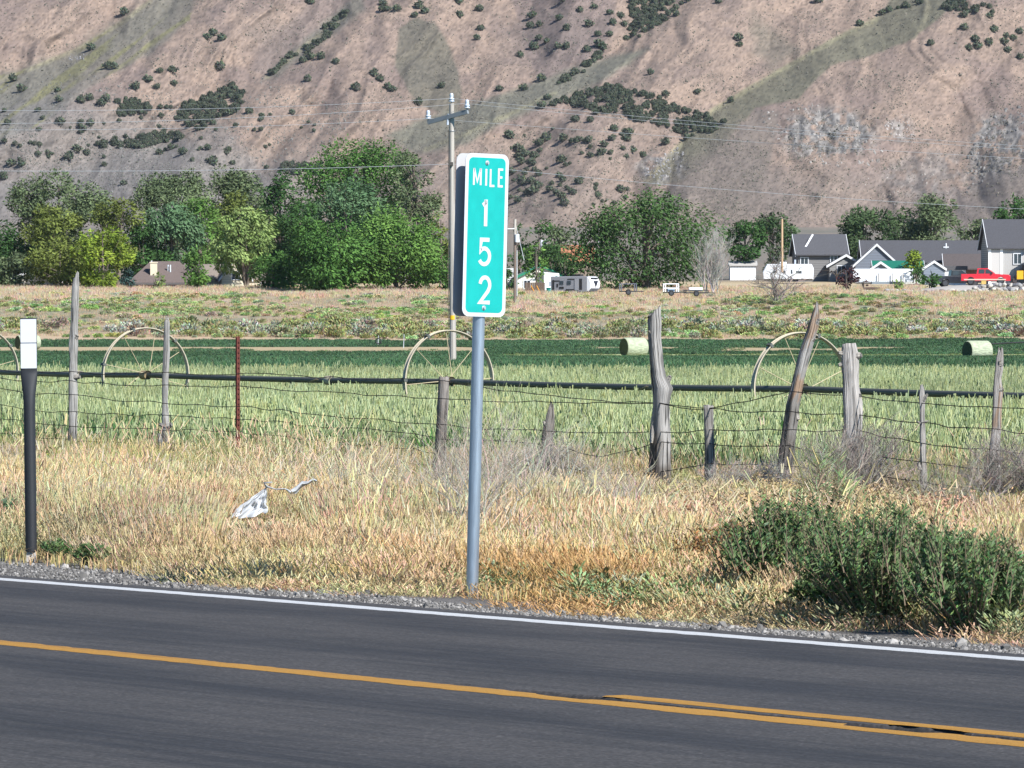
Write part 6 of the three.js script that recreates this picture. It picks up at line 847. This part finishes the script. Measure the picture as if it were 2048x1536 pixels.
// ---------------------------------------------------------------- bushes by the road
function leafBush(label, px, base, w, h, o) {
  const d = EYE * F / (base - HY), s = F / d, r = rng(px), t = thing(o.name ?? 'roadside_bush', label, 'bush', [X_(px, d), 0, -d]), A = w / s / 2, H = h / s, b = new MB(), k = new MB();
  for (let i = 0; i < o.stems; i++) { const a = r() * 6.283, q = Math.sqrt(r()), ex = Math.cos(a) * q * A, ez = Math.sin(a) * q * Math.min(A, o.deep ?? 0.55), top = H * (1 - 0.45 * q ** 2.4) * (0.62 + 0.5 * Math.pow(r(), 0.7)) * (0.8 + 0.4 * vn(ex * 5 + px, ez * 5)), P = [V(ex * 0.25, -0.03, ez * 0.25), V(ex * 0.6, top * 0.45, ez * 0.6), V(ex * 0.9, top * 0.8, ez * 0.9), V(ex + rr(r, -0.04, 0.04), top, ez)];
    k.tube(P, [0.005, 0.004, 0.003, 0.0015], 3, [1, 1, 1], false);
    for (let j = 0; j < o.leaves; j++) { const u = Math.pow(r(), 0.75), seg = Math.min(2, Math.floor(u * 3)), f = u * 3 - seg, p = P[seg].clone().lerp(P[seg + 1], f), a2 = r() * 6.283, c = mixc(o.cols[0], o.cols[1], r()).map((v) => v * rr(r, 0.75, 1.25)); if (p.y < 0.02) continue; leafCard(b, [p.x, p.y, p.z], Math.cos(a2), rr(r, 0.3, 1.3), Math.sin(a2), Math.cos(a2 + 1.6) * 0.6, rr(r, 0.2, 1), Math.sin(a2 + 1.6) * 0.6, (o.leaf ?? 0.036) * rr(r, 0.6, 1.35), (o.leaf ?? 0.036) * (o.thin ?? 0.26), c); } }
  if (o.tips) for (let i = 0; i < o.tips; i++) { const a = r() * 6.283, q = Math.sqrt(r()) * 1.05, x = Math.cos(a) * q * A, z = Math.sin(a) * q * 0.5, y0 = H * (1 - 0.5 * q * q) * 0.7, L = H * rr(r, 0.3, 0.55), lx = (x / A) * 0.08 + rr(r, -0.05, 0.05); k.tube([V(x, y0, z), V(x + lx * 0.4, y0 + L * 0.5, z), V(x + lx, y0 + L, z + 0.03)], [0.004, 0.003, 0.0012], 3, [1, 1, 1], false); for (let j = 0; j < 18; j++) { const f = r(), a2 = r() * 6.283; leafCard(b, [x + lx * f, y0 + L * f, z], Math.cos(a2) * 0.7, rr(r, 0.6, 1.4), Math.sin(a2) * 0.7, Math.cos(a2 + 1.6), rr(r, 0, 0.6), Math.sin(a2 + 1.6), 0.04 * (1.2 - f * 0.7), 0.009, mixc(o.cols[0], o.cols[1], 0.4 + 0.6 * r())); } }
  mesh('foliage', b.geo(), bladeMat, t); mesh('stems', k.geo(), std({ color: lin(0.16, 0.12, 0.08) }), t); return t;
}
const BG = [[0.05, 0.092, 0.034], [0.165, 0.235, 0.1]];
leafBush('leftmost of the large dark green bushes at the right road edge', 1580, 1212, 290, 195, { stems: 190, leaves: 56, tips: 60, cols: BG });
leafBush('tallest dark green bush at the right road edge, in the middle', 1765, 1250, 340, 235, { stems: 230, leaves: 58, tips: 70, cols: BG });
leafBush('rightmost large dark green bush, reaching the picture edge', 1950, 1266, 300, 185, { stems: 190, leaves: 56, tips: 60, cols: BG });
leafBush('low dark green bush in the gap between the left and middle road bushes', 1660, 1236, 170, 110, { stems: 120, leaves: 56, cols: BG });
leafBush('small dark green bush right of the black delineator foot', 112, 1122, 66, 44, { stems: 50, leaves: 34, cols: BG, deep: 0.2, name: 'small_bush' });
leafBush('low dark green bush, second to the right of the delineator foot', 182, 1130, 76, 42, { stems: 56, leaves: 34, cols: BG, deep: 0.2, name: 'small_bush' });
leafBush('green bush at the left picture edge behind the delineator', -4, 1100, 60, 110, { stems: 50, leaves: 36, cols: [[0.06, 0.1, 0.05], [0.13, 0.18, 0.09]], deep: 0.25, name: 'small_bush', leaf: 0.07 });
leafBush('yellow-green weed clump between delineator and tallest post', 95, 985, 90, 70, { stems: 60, leaves: 34, cols: [[0.12, 0.17, 0.035], [0.24, 0.27, 0.07]], deep: 0.4, name: 'small_bush', leaf: 0.06 });
leafBush('brown dried bush left of the dark green bushes', 1425, 1188, 190, 150, { stems: 150, leaves: 36, cols: [[0.16, 0.085, 0.03], [0.36, 0.22, 0.09]], name: 'dried_bush', leaf: 0.03 });
leafBush('tall wispy green plant rising behind the dark green bushes', 1660, 1070, 120, 150, { stems: 36, leaves: 20, cols: [[0.17, 0.22, 0.1], [0.28, 0.33, 0.17]], name: 'wispy_plant', leaf: 0.12, thin: 0.05 });
const onFence = (px, dq = 0) => { const d = fenceD(px) + dq; return [X_(px, d), 0, -d]; };
twiggy('tumbleweed', 'grey twiggy dead bush wrapped around the thickest post', 'dead bush', onFence(1735, -0.3), 0.8, { seed: 21, stems: 12, base: 0.3, fan: 0.6, rad: 0.009, col: [0.24, 0.2, 0.18], kids: [8, 7, 4], wob: 0.35, spread: 1.2 });
twiggy('tumbleweed', 'grey twiggy dead bush by the far right post', 'dead bush', onFence(2030, -0.3), 0.75, { seed: 22, stems: 12, base: 0.35, fan: 0.6, rad: 0.009, col: [0.24, 0.2, 0.18], kids: [8, 7, 4], wob: 0.35, spread: 1.2 });
twiggy('tumbleweed', 'pale tangled dead bush around the low broken post', 'dead bush', onFence(1105, -0.4), 0.62, { seed: 23, stems: 12, base: 0.4, fan: 0.8, rad: 0.008, col: [0.36, 0.32, 0.28], kids: [8, 7, 4], wob: 0.35, spread: 1.2 });
twiggy('tumbleweed', 'pale grey dead bush left of the leaning post', 'dead bush', onFence(1500, -0.6), 0.5, { seed: 24, stems: 12, base: 0.5, fan: 0.8, rad: 0.008, col: [0.36, 0.32, 0.29], kids: [8, 7, 4], wob: 0.35, spread: 1.2 });
for (const [px, row, h, seed, lab] of [[960, 1120, 0.75, 31, 'tangled pale dead weed directly behind the round sign post'], [1040, 1060, 0.8, 32, 'tangled pale dead weed right of the round sign post, below the broken post'], [840, 1080, 0.6, 33, 'thin grey dead weed left of the round sign post'], [1230, 1080, 0.6, 34, 'grey dead weed in the dry grass below the stout post'], [700, 1040, 0.5, 35, 'thin dead weed right of the white plastic bag'], [1640, 1010, 0.6, 36, 'pale dead weed between leaning post and thickest post'], [1905, 1040, 0.5, 37, 'dark grey dead weed left of the far right post']]) { const d = EYE * F / (row - HY); twiggy('dead_weed', lab, 'dead weed', [X_(px, d), 0, -d], h, { seed, stems: 10, base: 0.6, fan: 0.55, rad: 0.0065, col: px > 1500 ? [0.3, 0.26, 0.22] : [0.4, 0.345, 0.285], kids: [6, 5, 3], first: 0.75, wob: 0.2, up: 0.9, spread: 0.9, fwd: 1.1 }); }
// ---------------------------------------------------------------- junipers and scrub on the hills
{
  const r = rng(808), protos = []; for (let v = 0; v < 5; v++) { const b = new MB(); for (let i = 0; i < 190; i++) { const a = r() * 6.283, u = r() * 1.5 - 0.5, q = Math.sqrt(Math.max(0, 1 - u * u)), lump = 0.75 + 0.4 * vn(a * 1.6 + v * 5, u * 2.5), rad = rr(r, 0.7, 1) * lump, c = mixc([0.05, 0.062, 0.042], [0.1, 0.115, 0.078], r()).map((x) => x * rr(r, 0.8, 1.2)); leafCard(b, [Math.cos(a) * q * rad * 0.95, 0.5 + u * rad * 0.95, Math.sin(a) * q * rad * 0.95], rr(r, -1, 1), rr(r, 0.2, 1.2), rr(r, -1, 1), Math.cos(a), u, Math.sin(a), rr(r, 0.35, 0.6), rr(r, 0.25, 0.4), c); } const k = new MB(); k.tube([V(0, -0.6, 0), V(0, 0.6, 0)], [0.14, 0.1], 5, [1, 1, 1]); protos.push([b.geo(), k.geo()]); }
  const J = [[621, 8], [249, 31], [415, 80], [427, 71], [443, 81], [183, 101], [214, 138], [229, 138], [345, 146], [319, 146], [295, 164], [314, 178], [348, 171], [271, 180], [27, 163], [43, 184], [115, 184], [118, 204], [163, 206], [178, 201], [203, 211], [212, 203], [441, 139], [606, 125], [620, 119], [641, 119], [671, 129], [616, 163], [22, 332], [43, 332], [8, 359], [247, 370], [425, 329], [319, 309], [365, 310], [342, 299], [138, 320], [173, 310], [154, 305], [96, 312], [75, 312], [455, 305], [415, 300], [498, 227], [458, 231], [15, 249], [121, 249], [181, 252], [917, 8], [959, 23], [919, 35], [793, 23], [765, 23], [776, 22], [766, 12], [829, 35], [849, 27], [838, 17], [961, 61], [954, 80], [1040, 115], [1068, 99], [1063, 37], [1060, 56], [1078, 53], [1118, 41], [1133, 61], [1178, 54], [1160, 24], [1125, 5], [1188, 17], [1220, 29], [1241, 37], [1248, 53], [1196, 72], [1218, 73], [1226, 50], [1115, 97], [1132, 98], [1077, 81], [1093, 86], [1174, 104], [1205, 101], [1198, 95], [1352, 33], [1301, 149], [748, 153], [761, 163], [776, 178], [786, 183], [836, 211], [883, 176], [999, 182], [1047, 181], [1082, 163], [1095, 199], [1083, 217], [1331, 193], [1150, 243], [1180, 244], [1191, 229], [1228, 262], [1258, 271], [1253, 282], [1224, 281], [1331, 289], [1208, 294], [1264, 305], [1286, 314], [1203, 309], [1037, 304], [1035, 315], [1049, 314], [1068, 317], [1042, 329], [1063, 332], [1122, 325], [1078, 292], [1092, 282], [1127, 282], [1153, 285], [1176, 286], [1019, 277], [1024, 349], [1077, 352], [1118, 355], [1125, 364], [1045, 370], [1062, 367], [1077, 377], [1158, 368], [1100, 383], [1067, 388], [1054, 390], [1113, 389], [1122, 398], [1130, 410], [1145, 389], [1195, 395], [1035, 405], [1241, 385], [713, 181], [1636, 5], [1436, 7], [1476, 81], [1478, 93], [1394, 188], [1461, 205], [1720, 52], [1778, 24], [1763, 30], [1928, 35], [1978, 36], [1928, 60], [1987, 65], [1861, 90], [2012, 76], [2039, 67], [1950, 84], [1955, 97], [1977, 90], [2008, 89], [2027, 81], [1938, 101], [2015, 105], [2040, 118], [1373, 279]];
  const bark = std({ color: lin(0.1, 0.08, 0.065) }), first = [];
  const zone = (px, py) => (py > 330 ? 'low on the hill ' : py > 230 ? 'on the lower slope ' : py > 110 ? 'half way up the hills ' : 'high on the hills ') + ([[150, 'above the far left elm'], [260, 'above the lime tree'], [400, 'above the brown roof'], [520, 'above the pale willow'], [700, 'above the dark poplar'], [880, 'above the tallest cottonwood'], [960, 'behind the power pole'], [1060, 'above the mile sign'], [1140, 'right of the mile sign'], [1220, 'left of the huge round tree'], [1320, 'above the huge round tree'], [1500, 'above the bare grey tree'], [1700, 'above the leaning post'], [1900, 'above the long garage'], [1975, 'left of the tall house roof'], [9999, 'at the right edge']].find((z) => px < z[0])[1]);
  const put = (px, py, w) => { const p = hillPoint(px, py), d = -p.z, k = w * d / F / 2, i = r() * 5 | 0; let t; if (first[i]) { t = first[i].clone(); t.name = numbered('juniper'); scene.add(t); } else { t = thing('juniper', '', null); mesh('crown', protos[i][0], leafMat, t); mesh('trunk', protos[i][1], bark, t); first[i] = t; } t.position.set(p.x, p.y - 0.1, p.z + 0.3); t.rotation.y = r() * 6.28; t.scale.set(k * rr(r, 0.9, 1.15), k * rr(r, 0.85, 1.1), k); tag(t, 'dark round juniper ' + zone(px, py), 'juniper', 'junipers ' + zone(px, py)); };
  for (const [x, y] of J) put(x, y, rr(r, 14, 21) * (y > 280 ? 1.05 : 1));
  for (let i = 0; i < 110; i++) { const px = i < 60 ? rr(r, 0, 640) : rr(r, 1000, 1260), py = i < 60 ? rr(r, 215, 345) : rr(r, 260, 425); put(px, py, rr(r, 7, 13)); }
  const im = new THREE.InstancedMesh(protos[0][0], leafMat, 1700), M = new THREE.Matrix4(), Q = new THREE.Quaternion(), e = new THREE.Euler(), c = new THREE.Color(); let n = 0;
  THICKET.forEach((P) => { let x0 = 1e9, x1 = -1e9, y0 = 1e9, y1 = -1e9; P.forEach(([x, y]) => { x0 = Math.min(x0, x); x1 = Math.max(x1, x); y0 = Math.min(y0, y); y1 = Math.max(y1, y); }); const m = (x1 - x0) * (y1 - y0) / 28; for (let i = 0; i < m && n < 1700; i++) { const px = rr(r, x0, x1), py = rr(r, y0, y1), gap = fbm(px * 0.05, py * 0.09, 2); if (polyDist(px + (r() - 0.5) * 8, py + (r() - 0.5) * 5, P) > 0 || gap < 0.36) continue; const p = hillPoint(px, py), k = rr(r, 8, 15) * -p.z / F / 2; M.compose(V(p.x, p.y - 0.1, p.z + 0.3), Q.setFromEuler(e.set(0, r() * 6.28, 0)), V(k, k * 0.95, k)); im.setMatrixAt(n, M); const v = rr(r, 0.7, 1.15); im.setColorAt(n++, c.setRGB(v, v, v)); } });
  im.count = n; im.name = 'juniper_thicket'; tag(im, 'dense dark juniper thickets in the hollows of the hills', 'thicket', null, 'stuff'); im.castShadow = im.receiveShadow = true; scene.add(im);
  // small scrub specks
  const N = 42000, im2 = new THREE.InstancedMesh(new THREE.IcosahedronGeometry(1, 0), std({ roughness: 1, flatShading: true }), N); n = 0;
  for (let i = 0; i < 190000 && n < N; i++) { const px = rr(r, -250, 2300), py = rr(r, -90, 450), low = sstep(120, 330, py), patch = sstep(0.46, 0.66, fbm(px * 0.018 + 4, py * 0.03, 3)); if (r() > 0.08 + 0.5 * low * (0.35 + patch) + 0.3 * patch) continue; const p = hillPoint(px, py), k = rr(r, 1.0, 2.8) * (r() > 0.92 ? 1.9 : 1) * -p.z / F / 2; M.compose(V(p.x, p.y + k * 0.3, p.z), Q.setFromEuler(e.set(r() * 6, r() * 6, r() * 6)), V(k * rr(r, 1, 1.8), k * 0.9, k)); im2.setMatrixAt(n, M); const g = r(); im2.setColorAt(n++, c.setRGB(...mixc([0.075, 0.075, 0.058], px < 700 && py > 150 ? [0.18, 0.178, 0.165] : [0.16, 0.14, 0.11], g))); }
  im2.count = n; im2.name = 'hill_scrub'; tag(im2, 'tiny scattered scrub speckling the tan hillsides', 'scrub', null, 'stuff'); im2.castShadow = im2.receiveShadow = true; scene.add(im2);
  // rock outcrops
  const rockM = std({ vertexColors: true, roughness: 0.95, flatShading: true });
  for (const [P, label, nn, base, k0, k1] of [
    [[[1520, 235], [1590, 208], [1680, 212], [1745, 275], [1775, 320], [1700, 335], [1620, 325], [1560, 290]], 'pale grey rock outcrop above the leaning post', 200, [0.2, 0.185, 0.172], 4, 10],
    [[[1950, 265], [1995, 228], [2060, 205], [2120, 240], [2060, 300], [1990, 310], [1950, 390], [1925, 380]], 'dark jagged rock cliff at the right picture edge', 170, [0.13, 0.125, 0.12], 5, 13],
    [[[1285, 350], [1310, 320], [1375, 292], [1362, 330], [1310, 370]], 'bluish grey rock outcrop above the huge round tree', 130, [0.19, 0.185, 0.19], 3, 8],
    [[[1770, 250], [1810, 230], [1830, 270], [1790, 275]], 'small grey rock knob between the two large outcrops', 60, [0.25, 0.23, 0.22], 3, 7],
    [[[1700, 340], [1920, 330], [1930, 400], [1800, 415], [1740, 390]], 'broken pale rocks scattered below the outcrops', 70, [0.25, 0.23, 0.21], 2, 5],
    [[[130, 110], [170, 108], [165, 120], [135, 122]], 'small bluish rock patch high at the left', 26, [0.2, 0.195, 0.205], 3, 6]]) {
    const b = new MB(), rk = new THREE.IcosahedronGeometry(1, 0).attributes.position; let x0 = 1e9, x1 = -1e9, y0 = 1e9, y1 = -1e9; P.forEach(([x, y]) => { x0 = Math.min(x0, x); x1 = Math.max(x1, x); y0 = Math.min(y0, y); y1 = Math.max(y1, y); }); const q = new THREE.Vector3(); let o = null;
    for (let i = 0, m = 0; m < nn && i < nn * 8; i++) { const px = rr(r, x0, x1), py = rr(r, y0, y1); if (polyDist(px, py, P) > 3 || fbm(px * 0.06, py * 0.08, 2) < 0.36) continue; m++; const p = hillPoint(px, py); o ??= p.clone(); const k = rr(r, k0, k1) * -p.z / F / 2, sx = k * rr(r, 0.5, 1.0), sy = k * rr(r, 0.8, 1.9), sz = k * rr(r, 0.5, 0.9); e.set(rr(r, -0.5, 0.2), r() * 6, rr(r, -0.35, 0.35)); Q.setFromEuler(e); const v = rr(r, 0.45, 1.5); for (let j = 0; j < rk.count; j++) { q.set(rk.getX(j) * sx, rk.getY(j) * sy, rk.getZ(j) * sz).applyQuaternion(Q); b.v(p.x - o.x + q.x, p.y - o.y + q.y - k * 0.35, p.z - o.z + q.z - k * 0.4, base.map((c2, n2) => c2 * v)); if (j % 3 === 2) { const t = b.p.length / 3; b.tri(t - 3, t - 2, t - 1); } } }
    const m = tag(mesh('rock_outcrop', b.geo(), rockM), label, 'rocks'); m.position.copy(o);
  }
}
renderer.render(scene, camera);
